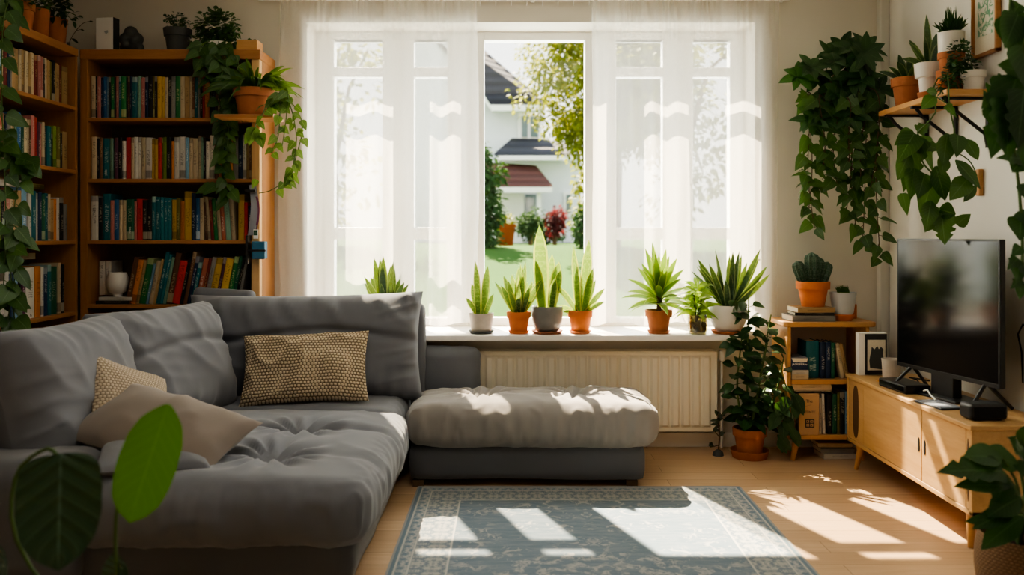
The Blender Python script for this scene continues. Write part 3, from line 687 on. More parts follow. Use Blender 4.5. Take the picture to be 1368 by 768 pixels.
ot = thing('ottoman', 'taupe grey upholstered ottoman with tufted top in front of the radiator', 'ottoman', (.08, 4.85, 0)); O = ot.location
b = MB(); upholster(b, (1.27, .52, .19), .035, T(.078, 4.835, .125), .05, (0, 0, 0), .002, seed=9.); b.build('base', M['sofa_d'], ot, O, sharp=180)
b = MB(); upholster(b, (1.31, .57, .215), .062, T(.105, 4.825, .328), .014, (.025, .03, .035), .011, tufts=[(-.28, .04, .05), (.25, .04, .05)], seams=[('y', .04, .006)], seed=4.)
b.build('cushion', M['ottoman'], ot, O, sharp=180)
for (x, y) in ((-.5, 4.62), (.64, 4.62), (-.5, 5.06), (.64, 5.06)):
    b = MB(); b.box(x - .03, x + .03, y - .03, y + .03, 0, .035); b.build('leg', M['bark'], ot, O, smooth=False)

def scatter(name, label, W, H, Tk, loc, rot, mat, **kw):
    b = MB(); pillow(b, W, H, Tk, Matrix.Identity(4), **kw); o = b.build(name, mat, None, sharp=180); o.location = loc
    o.rotation_euler = [rad(a) for a in rot]; return tag(o, label, 'cushion')
scatter('knit_cushion', 'chunky beige knit cushion leaning on the back cushion by the window', .68, .40, .18, (-1.115, 4.645, .625), (63, -2, 5), M['knit'], n=60, wr=.028, pinch=.06)
scatter('woven_cushion', 'cream ribbed square cushion tucked behind the plain taupe cushion', .42, .42, .15, (-1.64, 3.70, .60), (58, 24, 60), M['knit2'], wr=.005)
scatter('taupe_cushion', 'plain taupe linen cushion slumped on the sofa seat', .68, .40, .18, (-1.42, 3.50, .555), (24, 12, -16), M['taupe'], wr=.014, seed=3)
scatter('grey_cushion', 'small grey cushion lying flat beneath the taupe cushion', .42, .36, .10, (-1.40, 3.37, .485), (6, 3, 20), M['sofa'], wr=.006, seed=5)

# ---------------------------------------------------------------- rug
HX, HY = .855, 1.3
b = MB(); b.grid(lambda u, v: V(((u - .5) * 2 * HX, (v - .5) * 2 * HY, .010 + .0015 * noise.noise(V((u * 6, v * 9, 0))))), 40, 60)
b.box(-HX, HX, -HY, HY, 0.0005, .0085)
o = b.build('rug', rug_mat(HX, HY), None, sharp=60, loc=(.355, 3.27, 0)); tag(o, 'faded blue oriental rug with cream floral border on the oak floor', 'rug')

# ---------------------------------------------------------------- tv console
cs = thing('tv_console', 'light oak sideboard with sliding doors under the television', 'sideboard', (2.15, 4.35, 0)); O = cs.location
X0, X1, Y0, Y1, Z0, Z1 = 1.955, 2.345, 3.66, 5.03, .145, .534
b = MB(); b.box(X0 - .008, X1, Y0 - .006, Y1, Z1 - .022, Z1); b.build('top', M['oak'], cs, O, smooth=False, bevel=.004)
b = MB(); b.box(X0, X1, Y0, Y0 + .022, Z0, Z1 - .022); b.box(X0, X1, Y1 - .022, Y1, Z0, Z1 - .022); b.box(X0, X1, Y0, Y1, Z0, Z0 + .022); b.box(X1 - .012, X1, Y0, Y1, Z0, Z1 - .022); b.box(X0 + .02, X1, 4.105, 4.125, Z0, Z1 - .022)
b.build('carcass', M['oak'], cs, O, smooth=False, bevel=.003)
def door(y0, y1, holes, name='sliding_door'):
    b = MB(); b.box(X0 + .003, X0 + .018, y0, y1, Z0 + .024, Z1 - .025); d = b.build(name, M['oak'], cs, O, smooth=False, bevel=.002)
    for (yc, zc, hh, ww) in holes:
        h = MB(); n = 20; ring = [(yc + ww * math.cos(2 * PI * k / n) , zc + hh * math.copysign(abs(math.sin(2 * PI * k / n)) ** .6, math.sin(2 * PI * k / n))) for k in range(n)]
        h.prism(ring, X0 + .0015, X0 + .006, 'x'); tag(h.build('finger_pull', M['iron'], d, O, smooth=False), 'dark oval painted as the shade inside a finger pull')  # flat dark oval stands for the shade inside the cutout
    return d
door(4.118, 4.80, [(4.142, .335, .035, .010)]); door(3.715, 4.112, [(4.083, .335, .035, .010)])
# arched end niches, inner shade painted on as flat dark plates
for (yc, hh, ww, nm) in ((4.905, .15, .04, 'niche'), (3.697, .135, .008, 'niche')):
    b = MB(); b.box(X0 + .004, X0 + .016, 4.804 if yc > 4.5 else 3.684, 5.006 if yc > 4.5 else 3.711, Z0 + .024, Z1 - .025); d = b.build('end_panel', M['oak'], cs, O, smooth=False)
    h = MB(); n = 24; ring = [(yc + ww * math.cos(2 * PI * k / n), .335 + hh * math.copysign(abs(math.sin(2 * PI * k / n)) ** .55, math.sin(2 * PI * k / n))) for k in range(n)]
    h.prism(ring, X0 + .0025, X0 + .007, 'x'); tag(h.build(nm, pmat('shadowed oak niche', (.10, .05, .02), .7), d, O, smooth=False), 'dark plate painted as a shaded rounded slot')
for (x, y, dx, dy) in ((1.99, 3.73, -.02, -.03), (2.30, 3.73, .015, -.03), (1.99, 4.90, -.02, .03), (2.30, 4.90, .015, .03)):
    b = MB(); b.tube([(x + dx, y + dy, 0), (x, y, Z0)], [.012, .021], 14); b.build('leg', M['oak_x'], cs, O)

# ---------------------------------------------------------------- television
tv = thing('television', 'flat black TV standing on the oak sideboard', 'TV', (2.135, 4.25, .534), math.atan2(.14, .70))
hw, zb, zt = .365, .112, .79
b = MB(); b.box(.0, .03, -hw, hw, zb, zt); b.box(.03, .055, -hw * .6, hw * .6, zb + .06, zt - .22); b.build('body', M['black'], tv, smooth=False, bevel=.004)
b = MB(); b.box(-.0015, .0, -hw + .010, hw - .010, zb + .022, zt - .010); b.build('screen', M['screen'], tv, smooth=False)
b = MB(); b.box(-.003, .0, -hw, hw, zb, zb + .018); b.box(-.003, 0, -hw, hw, zt - .007, zt); b.box(-.003, 0, -hw, -hw + .007, zb, zt); b.box(-.003, 0, hw - .007, hw, zb, zt); b.build('bezel', M['black'], tv, smooth=False)
for s in (-1, 1):
    b = MB(); b.tube([(-.10, s * hw * .80, .004), (.012, s * hw * .72, zb + .01)], [.008, .010], 6); b.tube([(.13, s * hw * .80, .004), (.018, s * hw * .72, zb + .01)], [.008, .010], 6); b.build('leg', M['black'], tv)
b = MB(); b.box(.0, .05, -.06, .10, .012, zb + .02); b.build('neck', M['black'], tv, smooth=False, bevel=.004)
b = MB(); b.box(-.05, .12, -.14, .18, 0, .013); b.build('stand_base', M['black'], tv, smooth=False, bevel=.004)
r = thing('set_top_box', 'flat black set-top box lying in front of the television', 'box', (2.045, 4.50, .534), rad(6))
b = MB(); b.box(-.065, .075, -.13, .13, 0, .045); b.build('case', M['black'], r, smooth=False, bevel=.008)
b = MB(); b.box(-.067, -.064, -.115, .115, .012, .034); b.build('front_strip', M['screen'], r, smooth=False)
r = thing('tablet', 'thin grey tablet lying on the edge of the oak sideboard', 'tablet', (2.02, 4.09, .534), rad(8))
b = MB(); b.box(-.055, .07, -.11, .11, 0, .008); b.build('case', M['black'], r, smooth=False, bevel=.003)
b = MB(); b.box(-.050, .065, -.10, .10, .0082, .0092); b.build('display', pmat('pale grey glass', (.35, .38, .45), .15, .5, var=0, bump=0), r, smooth=False)
o = MB().tube([(2.075, 4.34, .558), (2.06, 4.27, .575), (2.05, 4.21, .557), (2.05, 4.165, .5475)], .004, 8).build('charging_cable', M['white']); tag(o, 'short white cable running from the set-top box to the tablet', 'cable')
r = thing('speaker', 'small black rounded speaker at the near corner of the oak sideboard', 'speaker', (2.075, 3.79, .534), rad(2))
b = MB(); b.box(-.085, .085, -.05, .05, .004, .075); b.build('body', M['black'], r, smooth=False, bevel=.018, seg=4)
b = MB(); b.box(-.07, .07, -.052, -.049, .016, .063); b.build('grille', pmat('speaker cloth', (.02, .02, .02), .95, .1, bump=.5, bscale=500), r, smooth=False)
b = MB(); b.box(-.06, .06, -.035, .035, 0, .006); b.build('base', M['iron'], r, smooth=False)
r = thing('mug', 'beige ceramic mug standing behind the television on the sideboard', 'mug', (2.115, 4.80, .534))
b = MB(); b.lathe([(0, .004), (.044, 0), (.046, .02), (.050, .10), (.053, .118), (.049, .118), (.045, .10), (.041, .012), (0, .012)], 28); b.build('cup', M['stonepot'], r)
b = MB(); b.tube([V((.046 + .032 * math.sin(a), 0, .06 + .034 * math.cos(a))) for a in [PI * k / 8 for k in range(9)]], .006, 8); b.build('handle', M['stonepot'], r)
r = thing('cork_coaster', 'pale coaster under the beige mug on the sideboard', 'coaster', (2.06, 4.76, .534))
b = MB(); b.lathe([(0, 0), (.045, 0), (.045, .008), (0, .008)], 20); b.build('disc', M['oak_x'], r)
o = MB().tube([(2.20, 4.64, .54), (2.22, 4.72, .548), (2.17, 4.70, .565), (2.19, 4.62, .57), (2.25, 4.66, .555), (2.30, 4.74, .54)], .004, 8).build('power_cable', M['cable']); tag(o, 'tangle of thin black cable behind the mug on the sideboard', 'cable')
o = MB().tube([(2.362, 3.98, .66), (2.362, 3.99, .80), (2.362, 4.02, .88), (2.362, 3.98, .93), (2.362, 3.9, .90), (2.362, 3.86, .8), (2.362, 3.84, .6), (2.362, 3.84, .545)], .004, 8).build('wall_cable', M['cable']); tag(o, 'black cable looping up the wall behind the television', 'cable')

# photo frame standing on the console
r = thing('photo_frame', 'thick white box frame with a dark photograph at the end of the sideboard', 'picture frame', (2.08, 4.97, .534), rad(2))
b = MB(); b.box(-.085, .08, -.012, .03, 0, .245); b.build('box', M['white'], r, smooth=False, bevel=.003)
b = MB(); b.box(-.048, .078, -.0165, -.012, .004, .238); b.build('border', M['black'], r, smooth=False)
b = MB(); b.box(-.036, .068, -.0185, -.0165, .03, .205); b.build('mount', M['paper'], r, smooth=False)
b = MB(); pr = [(-.022, .045), (.05, .035), (.06, .09), (.052, .12), (.056, .15), (.042, .165), (.03, .15), (.02, .17), (.004, .15), (-.012, .165), (-.016, .13), (-.02, .12), (-.026, .085)]
b.prism(pr, -.0200, -.0185, 'y'); b.build('photograph', M['darkpot'], r, smooth=False)

# ---------------------------------------------------------------- small bookcase in the corner
sb = thing('small_bookcase', 'low oak bookcase on splayed legs in the corner by the radiator', 'bookcase', (1.86, 5.27, 0)); O = sb.location
SY0, SY1 = 5.10, 5.42
b = MB(); pl = []
for (cx, cy, a0) in ((1.645, SY0 + .03, 180), (2.135, SY0 + .03, 270), (2.135, SY1 - .03, 0), (1.645, SY1 - .03, 90)):
    for k in range(5): a = rad(a0 + k * 22.5); pl.append((cx + .03 * math.cos(a), cy + .03 * math.sin(a)))
b.prism(pl, .795, .825, 'z'); b.build('top', M['oak_x'], sb, O, sharp=30, bevel=.006)
b = MB(); b.box(1.635, 1.657, SY0 + .01, SY1, .16, .795); b.build('side_panel', M['oak_x'], sb, O, smooth=False, bevel=.003)
b = MB(); b.box(2.10, 2.122, SY0 + .01, SY1, .16, .795); b.build('side_panel', M['oak_x'], sb, O, smooth=False, bevel=.003)
b = MB(); b.box(1.657, 2.10, SY1 - .01, SY1, .16, .795); b.build('back_panel', M['wall'], sb, O, smooth=False)
for z in (.485, .155):
    b = MB(); b.box(1.635 if z < .3 else 1.657, 2.122 if z < .3 else 2.10, SY0, SY1 - .01, z - .028, z); b.build('shelf', M['oak_x'], sb, O, smooth=False, bevel=.003)
for (x, y, dx, dy) in ((1.70, 5.14, -.03, -.015), (2.06, 5.14, .03, -.015), (1.70, 5.37, -.03, .015), (2.06, 5.37, .03, .015)):
    b = MB(); b.tube([(x + dx, y + dy, 0), (x, y, .128)], [.013, .023], 12); b.build('leg', M['oak_x'], sb, O)

# ---------------------------------------------------------------- wall shelf, picture, hook
ws = thing('wall_shelf', 'wooden plant shelf on black iron brackets above the television', 'shelf', (2.24, 4.57, 2.03)); O = ws.location
WZ = 2.055
b = MB(); b.box(2.115, 2.368, 4.19, 4.97, WZ - .028, WZ); b.build('board', M['oak_x'], ws, O, smooth=False, bevel=.004)
for y in (4.27, 4.58, 4.90):
    b = MB(); z = WZ - .029
    b.box(2.125, 2.366, y - .012, y + .012, z - .012, z); b.box(2.354, 2.367, y - .012, y + .012, z - .25, z - .012)
    b.tube([(2.15, y, z - .01), (2.18, y, z - .05), (2.27, y, z - .12), (2.345, y, z - .18), (2.358, y, z - .24)], .009, 6); b.build('bracket', M['iron'], ws, O, smooth=False)
r = thing('wall_picture', 'framed green botanical print on the wall above the plant shelf', 'picture', (2.36, 4.28, 2.235)); 
b = MB(); y0, y1, z1 = -.115, .115, .36
b.box(-.018, .008, y0, y0 + .016, 0, z1); b.box(-.018, .008, y1 - .016, y1, 0, z1); b.box(-.018, .008, y0, y1, 0, .016); b.box(-.018, .008, y0, y1, z1 - .016, z1); b.build('frame', M['shelf'], r, smooth=False, bevel=.002)
b = MB(); b.box(-.006, .006, y0 + .016, y1 - .016, .016, z1 - .016); b.build('mount', M['paper'], r, smooth=False)
pt = NT('botanical print'); co = pt.coord(); nn = pt.noise(co, 22, 3, .6, 1.5)
pm = pt.done(pt.bsdf(pt.mix(pt.step(nn, .48, .54), (.62, .60, .50, 1), pt.mix(pt.noise(co, 60, 2), (.10, .26, .15, 1), (.20, .36, .24, 1))), .5, .3))
b = MB(); b.box(-.0075, -.006, y0 + .045, y1 - .045, .10, z1 - .03); b.build('print', pm, r, smooth=False)
r = thing('wall_hook', 'small wooden peg hook fixed to the wall above the television', 'hook', (2.365, 4.34, 1.60))
b = MB(); b.box(-.022, .005, -.018, .018, -.06, .075); b.build('block', M['oak_x'], r, smooth=False, bevel=.006)
b = MB(); b.tube([(-.02, 0, .03), (-.05, 0, .04)], [.009, .013], 10); b.build('peg', M['oak_x'], r)
# ---------------------------------------------------------------- tall bookcases
BCASE = 'window-side bookcase'; LCASE = 'side-wall bookcase'
bk = thing('bookcase', 'tall honey pine bookcase against the window wall, packed with books', 'bookcase', (-2.04, 5.28, 0)); O = bk.location
BX0, BX1, BY0, BY1 = -2.575, -1.503, 5.13, 5.45
b = MB(); b.box(BX0, BX0 + .045, BY0, BY1, 0, 2.40); b.build('side_panel', M['shelf_v'], bk, O, smooth=False, bevel=.004)
b = MB(); b.box(BX1 - .052, BX1, BY0, BY0 + .05, 0, 2.39); tag(b.build('post', M['pine'], bk, O, smooth=False, bevel=.006), 'pale front post')
b = MB(); b.box(BX1 - .03, BX1, BY0 + .05, BY1, 0, 2.39); b.build('side_panel', M['shelf_v'], bk, O, smooth=False)
b = MB(); b.box(BX0 - .0, BX1 + .005, BY0 - .006, BY1, 2.388, 2.447); b.build('top', M['shelf'], bk, O, smooth=False, bevel=.005)
b = MB(); b.box(BX0 + .045, BX1 - .03, BY1 - .012, BY1, .08, 2.388); b.build('back_panel', M['back'], bk, O, smooth=False)
BROW = [2.041, 1.676, 1.310, .926]
for z in BROW + [.50, .08]:
    b = MB(); b.box(BX0 + .045, BX1 - .052, BY0 - .004, BY1 - .012, z - .022, z); b.build('shelf', M['shelf'], bk, O, smooth=False, bevel=.003)
b = MB(); b.box(-1.70, -1.36, 4.905, BY0 - .006, 2.012, 2.032); b.build('ledge', M['shelf'], bk, O, smooth=False, bevel=.004)
lk = thing('bookcase', 'tall honey pine bookcase along the side wall with terracotta pots on top', 'bookcase', (-2.73, 4.63, 0)); O = lk.location
LX0, LX1, LY0, LY1 = -2.885, -2.583, 4.10, 5.12
for (y0, y1) in ((LY0, LY0 + .025), (LY1 - .025, LY1)):
    b = MB(); b.box(LX0, LX1, y0, y1, 0, 2.40); b.build('side_panel', M['shelf_v'], lk, O, smooth=False, bevel=.003)
b = MB(); b.box(LX0, LX1 + .005, LY0 - .01, LY1, 2.40, 2.447); b.build('top', M['shelf_y'], lk, O, smooth=False, bevel=.004)
b = MB(); b.box(LX0, LX0 + .012, LY0 + .025, LY1 - .025, .08, 2.40); b.build('back_panel', M['back'], lk, O, smooth=False)
LROW = [2.10, 1.725, 1.31, .888, .66]
for z in LROW[:4] + [.60, .08]:
    b = MB(); b.box(LX0 + .012, LX1 + .003, LY0 + .025, LY1 - .025, z - .022, z); b.build('shelf', M['shelf_y'], lk, O, smooth=False, bevel=.003)

# ---------------------------------------------------------------- books
CN = dict(bottle='dark green', sky='pale blue', lime='lime green', mint='mint green')
ORD = 'first second third fourth fifth sixth seventh eighth ninth tenth eleventh twelfth thirteenth'.split()
def parse(s):
    out = []
    for tk in s.split():
        i = 0
        while tk[i].isalpha(): i += 1
        w, _, h = tk[i:].partition('*'); out.append((tk[:i], float(w), float(h) if h else 1.0))
    return out
def book_mesh(w, h, dp, col, sgn=1):
    b = MB(); x0, x1 = (0, w) if sgn > 0 else (-w, 0); t = min(.0022, w * .2)
    r = min(.004, w * .25)
    b.add([(x0, r, 0), (x0 + w * .25, 0, 0), (x1 - w * .25, 0, 0), (x1, r, 0), (x0, r, h), (x0 + w * .25, 0, h), (x1 - w * .25, 0, h), (x1, r, h), (x0, r + .003, 0), (x1, r + .003, 0), (x0, r + .003, h), (x1, r + .003, h)],
          [(0, 1, 5, 4), (1, 2, 6, 5), (2, 3, 7, 6), (4, 5, 6, 7, 11, 10), (0, 8, 9, 3, 2, 1)])
    b.box(x0, x0 + t, r, dp, 0, h); b.box(x1 - t, x1, r, dp, 0, h)
    b.box(x0 + t, x1 - t, r + .003, dp - .004, .003, h - .005, 1)
    return b
NBOOK = [0]
def book_row(spec, start, end, z, H, face, case, rowname, corner_first=True, lean=0., dp=.17, rot=0., axis='x', jit=.0, group=None, where=None):
    items = parse(spec); tot = sum(w for _, w, _ in items); th = rad(lean); k = (end - start) / tot
    n = len(items); order = range(n) if corner_first else range(n - 1, -1, -1); cnt = {}; rank = {}
    for i in order: cnt[items[i][0]] = cnt.get(items[i][0], 0) + 1; rank[i] = cnt[items[i][0]]
    pos = start
    for i, (col, w, hf) in enumerate(items):
        W = w * k; wt = W * math.cos(th) * (.985)
        if not hf > 0: pos += W; continue
        h = H * hf * RND.uniform(.955, 1.0); cn = CN.get(col, col)
        adj = 'thick ' if w >= 8 else 'slim ' if w <= 3.2 else ''
        if hf > 1.06: adj = 'tall ' + adj
        if hf < .9: adj = 'short ' + adj
        ln = 'leaning ' if lean else ''
        wh = where or f'{rowname} shelf, {case}'
        lab = f"{adj}{ln}{cn} book, the only {cn} one on the {wh}" if cnt[col] == 1 else f"{adj}{ln}{cn} book, {ORD[rank[i] - 1]} {cn} one from the corner, {wh}"
        b = book_mesh(max(.004, wt - .0006), h, dp * RND.uniform(.92, 1.0), col, 1 if th <= 0 else -1)
        o = b.build('book', [BM[col], M['paper']], None, smooth=False)
        o.rotation_euler = (0, th, rot)
        p = pos + (W if th > 0 else 0) + .0003; f = face + RND.uniform(0, .012)
        o.location = (p, f, z + .0005) if axis == 'x' else (-f, p, z + .0005)
        tag(o, lab, 'book', group or f'books on the {rowname} shelf of the {case}')
        pos += W; NBOOK[0] += 1
fb = BY0 + .022; x0, x1 = BX0 + .052, BX1 - .056
book_row('cream5.2 black2.5 pink4.5 navy2 blue5 sky2.5 black1.8 green5 black2 pink3 teal3 green6 black2 brown3 navy2 teal7 mint4 pink5 navy4 black6 olive2.5 black3 yellow5 yellow4 cream4.5 black4 grey5 green6 cream5 tan6 cream3 brown3 teal4 grey3 black3 red2.5 orange6 black4 navy3 brown3 cream4 bottle4 orange5',
         x0, -1.70, BROW[0], .255, fb, BCASE, 'top')
book_row('cream8 black3.5 brown4.5 teal10*1.0 mint5 black2 purple5 black5 white5*.93 red8*1.0 cream4 white5 white5 cream5 white9 yellow4*.98 yellow5*.95 red5 olive2 lime5 black6 orange4*.9 white7 white9 sky5*1.02 cream5*.98 cream7*.98 cream5*1.03 mint3 black3 white5*.9 white7*1.04 brown6 orange4 bottle5 mint6 orange4 grey8 navy6*1.08 white5*1.05 tan4 brown4',
         x0, x1, BROW[1], .255, fb, BCASE, 'second')
book_row('white9*1.04 black6*.98 teal10*1.1 pink5*.92 blue6*.97 cream4*.93 cream5*.93 bottle10*.97 pink3*.9 red8*.96 black6*.95 black6*.95 teal5 teal5 teal5 teal5 teal5 yellow6*.95 olive5*.97 orange5*.92 yellow10*1.15 navy5*1.1 blue5*.97 cream5*.98',
         x0, x0 + .675, BROW[2], .262, fb, BCASE, 'third')
book_row('brown4*1.02 cream4*1.0 maroon4*.93 green6*.97 cream5*.92 salmon6*.95 mint7 cream6*.97', x0 + .685, x0 + .865, BROW[2], .26, fb, BCASE, 'third', lean=-4, where='third shelf, slanting run', group='leaning books on the third shelf of the window-side bookcase')
book_row('yellow7*1.06 red4*.9 navy4*.8', x0 + .880, x1 - .004, BROW[2], .26, fb + .001, BCASE, 'third', where='third shelf beside the pale post')
book_row('white6*1.0 white6*1.0', x0, x0 + .075, BROW[3] + .048, .215, fb + .10, BCASE, 'fourth')
book_row('brown8*1.02 orange8*.95 tan6*.95 green10*.98 sky4*.9 cream7*.95 tan4*1.0 teal6*1.13 teal5*1.1 mint5*1.0 brown9*1.1 red12*.93 black5*1.0 brown6*1.12 navy6*1.02 teal6*.9 salmon8*1.0 maroon5*1.0 grey7*1.03 yellow11*.98 purple5*1.0 yellow11*1.0 green7*1.05 bottle6*1.03 black5*1.0 grey4*1.0',
         x0 + .20, x1 - .075, BROW[3], .285, fb, BCASE, 'fourth', lean=11)
# side-wall bookcase: spines face the room (+x); the run goes from the camera side towards the corner
lf = 2.583 + .030; ly0, ly1 = 4.20, 5.075
def lrow(spec, z, H, name, y1=ly1): book_row(spec, ly0, y1, z, H, lf, LCASE, name, corner_first=False, rot=PI / 2, axis='y', dp=.18)
lrow('tan5 brown5 red5 red4 tan4*1.0 olive3 black2 sky4*1.03 cream3 maroon4*1.02 navy3 grey2 tan5 tan4 cream4 tan4 cream5 tan4 cream5*1.02 maroon4 pink4 pink4 black2 cream4 tan5 olive3 black4*1.02 tan5 tan3 maroon3 tan9*.97', LROW[0], .235, 'top')
lrow('tan4 bottle5 mint5 brown4 grey3 white6*1.05 salmon5*1.04 pink5*1.03 navy2 grey4 cream2 tan5*.9 mint2 blue5*1.1 bottle4*1.0 cream4 cream3 brown4 pink5*1.08 red4*1.06 purple3 pink4*.95 cream4*1.03 black3*.9 teal4*.97 teal4*.97 black3*.8 lime5*.97 olive5 black4*.85 tan8*.9', LROW[1], .25, 'second')
lrow('tan4 cream4 olive4 tan4 cream4 cream4*.98 lime3 black4 pink6*1.05 cream4*.94 tan5*.94 tan4 sky6*1.06 grey3*.95 white4*.95 teal6*1.0 white3 navy4*1.0 bottle4*.97 teal4 cream3*.96 tan6*.87 orange4*.87 white4*.9 black5*.92 grey5*.8', LROW[2], .275, 'third')
lrow('bottle6 brown5 grey4*.8 cream3*.8 tan3 white5*.78 white4*.97 navy5*1.02 sky4*1.1 black5*1.0 purple4 white9*1.0 orange6*1.0 white3 navy5*.98 teal4*1.0 bottle8*1.0 cream3*1.06 black4', LROW[3], .285, 'fourth', ly1 - .04)

def lying(label, x, y, z, L, Dp, T_, col, rz=0., group=None, name='book'):
    """closed book lying flat: long edge L along local x, spine at -y"""
    r = thing(name, label, 'book', (x, y, z), rad(rz), group)
    b = MB(); t = .0025; b.box(-L / 2, L / 2, 0, Dp, 0, t); b.box(-L / 2, L / 2, 0, Dp, T_ - t, T_); b.box(-L / 2, L / 2, -.001, .003, 0, T_); b.build('cover', BM[col], r, smooth=False)
    b = MB(); b.box(-L / 2 + .003, L / 2 - .003, .003, Dp - .004, t, T_ - t); b.build('pages', M['paper'], r, smooth=False)
    return r
gl_ = 'books lying flat on the side-wall bookcase'
lying('pale book lying flat on the upright books, top shelf, nearer the camera of two', -2.745, 4.56, LROW[0] + .2455, .20, .14, .036, 'tan', 62, gl_)
lying('grey book lying flat on the upright books of the top shelf, nearer the corner', -2.735, 4.87, LROW[0] + .2455, .19, .14, .026, 'grey', 80, gl_)
lying('dark brown book on top of the white paperback lying across the third shelf', -2.75, 4.62, LROW[2] + .3335, .24, .15, .014, 'brown', 75, gl_)
lying('white paperback lying on the upright books of the third shelf', -2.72, 4.64, LROW[2] + .296, .25, .15, .036, 'white', 80, gl_)
lying('olive book lying flat on the third shelf close to the corner', -2.74, 4.95, LROW[2] + .296, .17, .13, .03, 'olive', 88, gl_)
lying('white book lying on the upright books of the fourth shelf near the ivy', -2.73, 4.50, LROW[3] + .318, .23, .14, .024, 'white', 82, gl_)
lying('thick white book lying on the fourth shelf beside a black-bound one', -2.73, 4.80, LROW[3] + .318, .23, .14, .034, 'cream', 86, gl_)
for k, (lab, col, T_, dz) in enumerate((('pale grey book at the bottom of the stack under the fourth shelf', 'grey', .032, 0), ('cream book in the middle of the stack under the fourth shelf', 'white', .040, .033), ('white thick book topmost of the stack under the fourth shelf', 'cream', .042, .074))):
    lying(lab, -2.735 + .01 * k, 4.56 + .03 * k, .60 + dz + .0005, .26, .17, T_, col, 84 - 4 * k, 'stack of books under the fourth shelf')
for k, (lab, col, T_, dz) in enumerate((('black book at the bottom of the short stack close to the corner', 'black', .03, 0), ('cream book on top of the black one, short stack close to the corner', 'white', .045, .031))):
    lying(lab, -2.735, 4.92, .60 + dz + .0005, .22, .16, T_, col, 88, 'short stack of books under the fourth shelf')
# flat books and bowl on the fourth shelf of the window-side case
lying('black flat book at the bottom under the white bowl, fourth shelf', -2.395, 5.16, BROW[3] + .0005, .20, .17, .020, 'black', 0, 'flat books under the white bowl')
lying('white flat book under the white bowl on the fourth shelf', -2.375, 5.155, BROW[3] + .0215, .20, .17, .022, 'white', 0, 'flat books under the white bowl')
r = thing('white_bowl', 'round white bowl standing on flat books on the fourth shelf', 'bowl', (-2.385, 5.205, BROW[3] + .044))
b = MB(); b.lathe([(0, 0), (.026, 0), (.028, .016), (.05, .03), (.064, .07), (.062, .115), (.05, .145), (.046, .143), (.058, .115), (.06, .07), (.046, .034), (0, .028)], 28); b.build('bowl', M['whitepot'], r)
# title lettering on a few books that show it
for o in [o for o in bpy.data.objects if o.name.startswith('book') and o.get('label')]:
    l = o['label']
    def spine(txt, sz, z, mat, rr=(PI / 2, PI / 2, 0), dx=0):
        xs = [v.co.x for v in o.data.vertices]; h = max(v.co.z for v in o.data.vertices)
        text_mesh(txt, sz, mat, o, ((min(xs) + max(xs)) / 2 + dx, -.0012, h * z), rr)
    if l.startswith('thick white book, second white') and False: pass
    if l.startswith('tall thick teal book') and 'third shelf' in l: spine('ZOGO', .022, .30, M['white'])
    if l.startswith('thick teal book') and 'second shelf' in l: spine('oppi', .020, .16, M['white'])
    if l.startswith('thick white book') and 'third shelf' in l: spine('l l l n u i', .018, .68, M['black'])
    if l.startswith('thick dark green book') and 'third shelf' in l: spine('ZWN', .016, .25, M['white'])
    if l.startswith('thick white book') and 'fourth shelf' in l and LCASE in l: spine('Fa', .020, .06, M['black'], (PI / 2, 0, 0))
    if l.startswith('teal book') and 'third shelf' in l and 'second teal' not in l: spine('E E', .008, .92, M['white'], (PI / 2, 0, 0))

# small bookcase contents
g = 'books on the middle shelf of the small bookcase'; zs = .4855; fy = SY0 + .02
def up(label, x, y, z, w, h, col, lean=0., group=None, dp=.16):
    b = book_mesh(w, h, dp, col, 1 if lean <= 0 else -1); o = b.build('book', [BM[col], M['paper']], None, smooth=False); o.location = (x + (w if lean > 0 else 0), y, z + .0005); o.rotation_euler = (0, rad(lean), 0); return tag(o, label, 'book', group)
up('thick teal hardback standing behind the dark blue box, small bookcase', 1.762, fy + .03, zs, .075, .22, 'teal', 0, g)
up('navy book beside the thick teal hardback in the small bookcase', 1.842, fy + .02, zs, .032, .215, 'navy', 0, g)
up('dark blue book, second from the thick teal hardback in the small bookcase', 1.876, fy + .02, zs, .030, .215, 'navy', 0, g)
up('dark green book between the navy books and the leaning cream ones', 1.908, fy + .02, zs, .022, .212, 'bottle', 0, g)
up('cream book leaning on the dark green book in the small bookcase', 1.966, fy + .02, zs, .022, .21, 'cream', -9, g)
up('tan book leaning against the cream one near the small bookcase side', 1.992, fy + .02, zs, .024, .205, 'tan', -11, g)
# lower-left of the middle shelf: flat books and the lettered box
lying('cream book at the bottom of the flat pile, middle shelf of small bookcase', 1.71, fy - .012, zs + .0005, .10, .2, .028, 'cream', 0, g)
lying('white book under the dark blue lettered box, small bookcase', 1.71, fy - .012, zs + .029, .10, .2, .026, 'white', 0, g)
r = thing('lettered_box', 'dark blue box with white lettering lying on two flat books', 'box', (1.712, fy - .01, zs + .0555), 0)
b = MB(); b.box(-.054, .046, 0, .18, 0, .072); b.build('case', BM['navy'], r, smooth=False, bevel=.002)
b = MB(); b.prism([(-.050, .068), (.044, .068), (.038, .046), (-.042, .046)], -.0012, 0, 'y'); b.build('pale_label', M['paper'], r, smooth=False)
text_mesh('JACKENEA.io', .0155, M['white'], r, (-.004, -.0012, .033), (PI / 2, 0, 0), 'lettering')
g2 = 'books on the bottom shelf of the small bookcase'; z2 = .1555
up('pale green slim book at the end of the bottom shelf by the leafy floor plant', 1.66, fy, z2, .020, .235, 'mint', 0, g2)
up('brown slim book beside the tan cover-forward book, bottom shelf', 1.682, fy + .02, z2, .016, .23, 'brown', 0, g2)
cb = thing('cover_book', 'tan book standing with its lettered cover facing forward, bottom shelf of small bookcase', 'book', (1.70, fy - .012, z2 + .0005), 0, None)
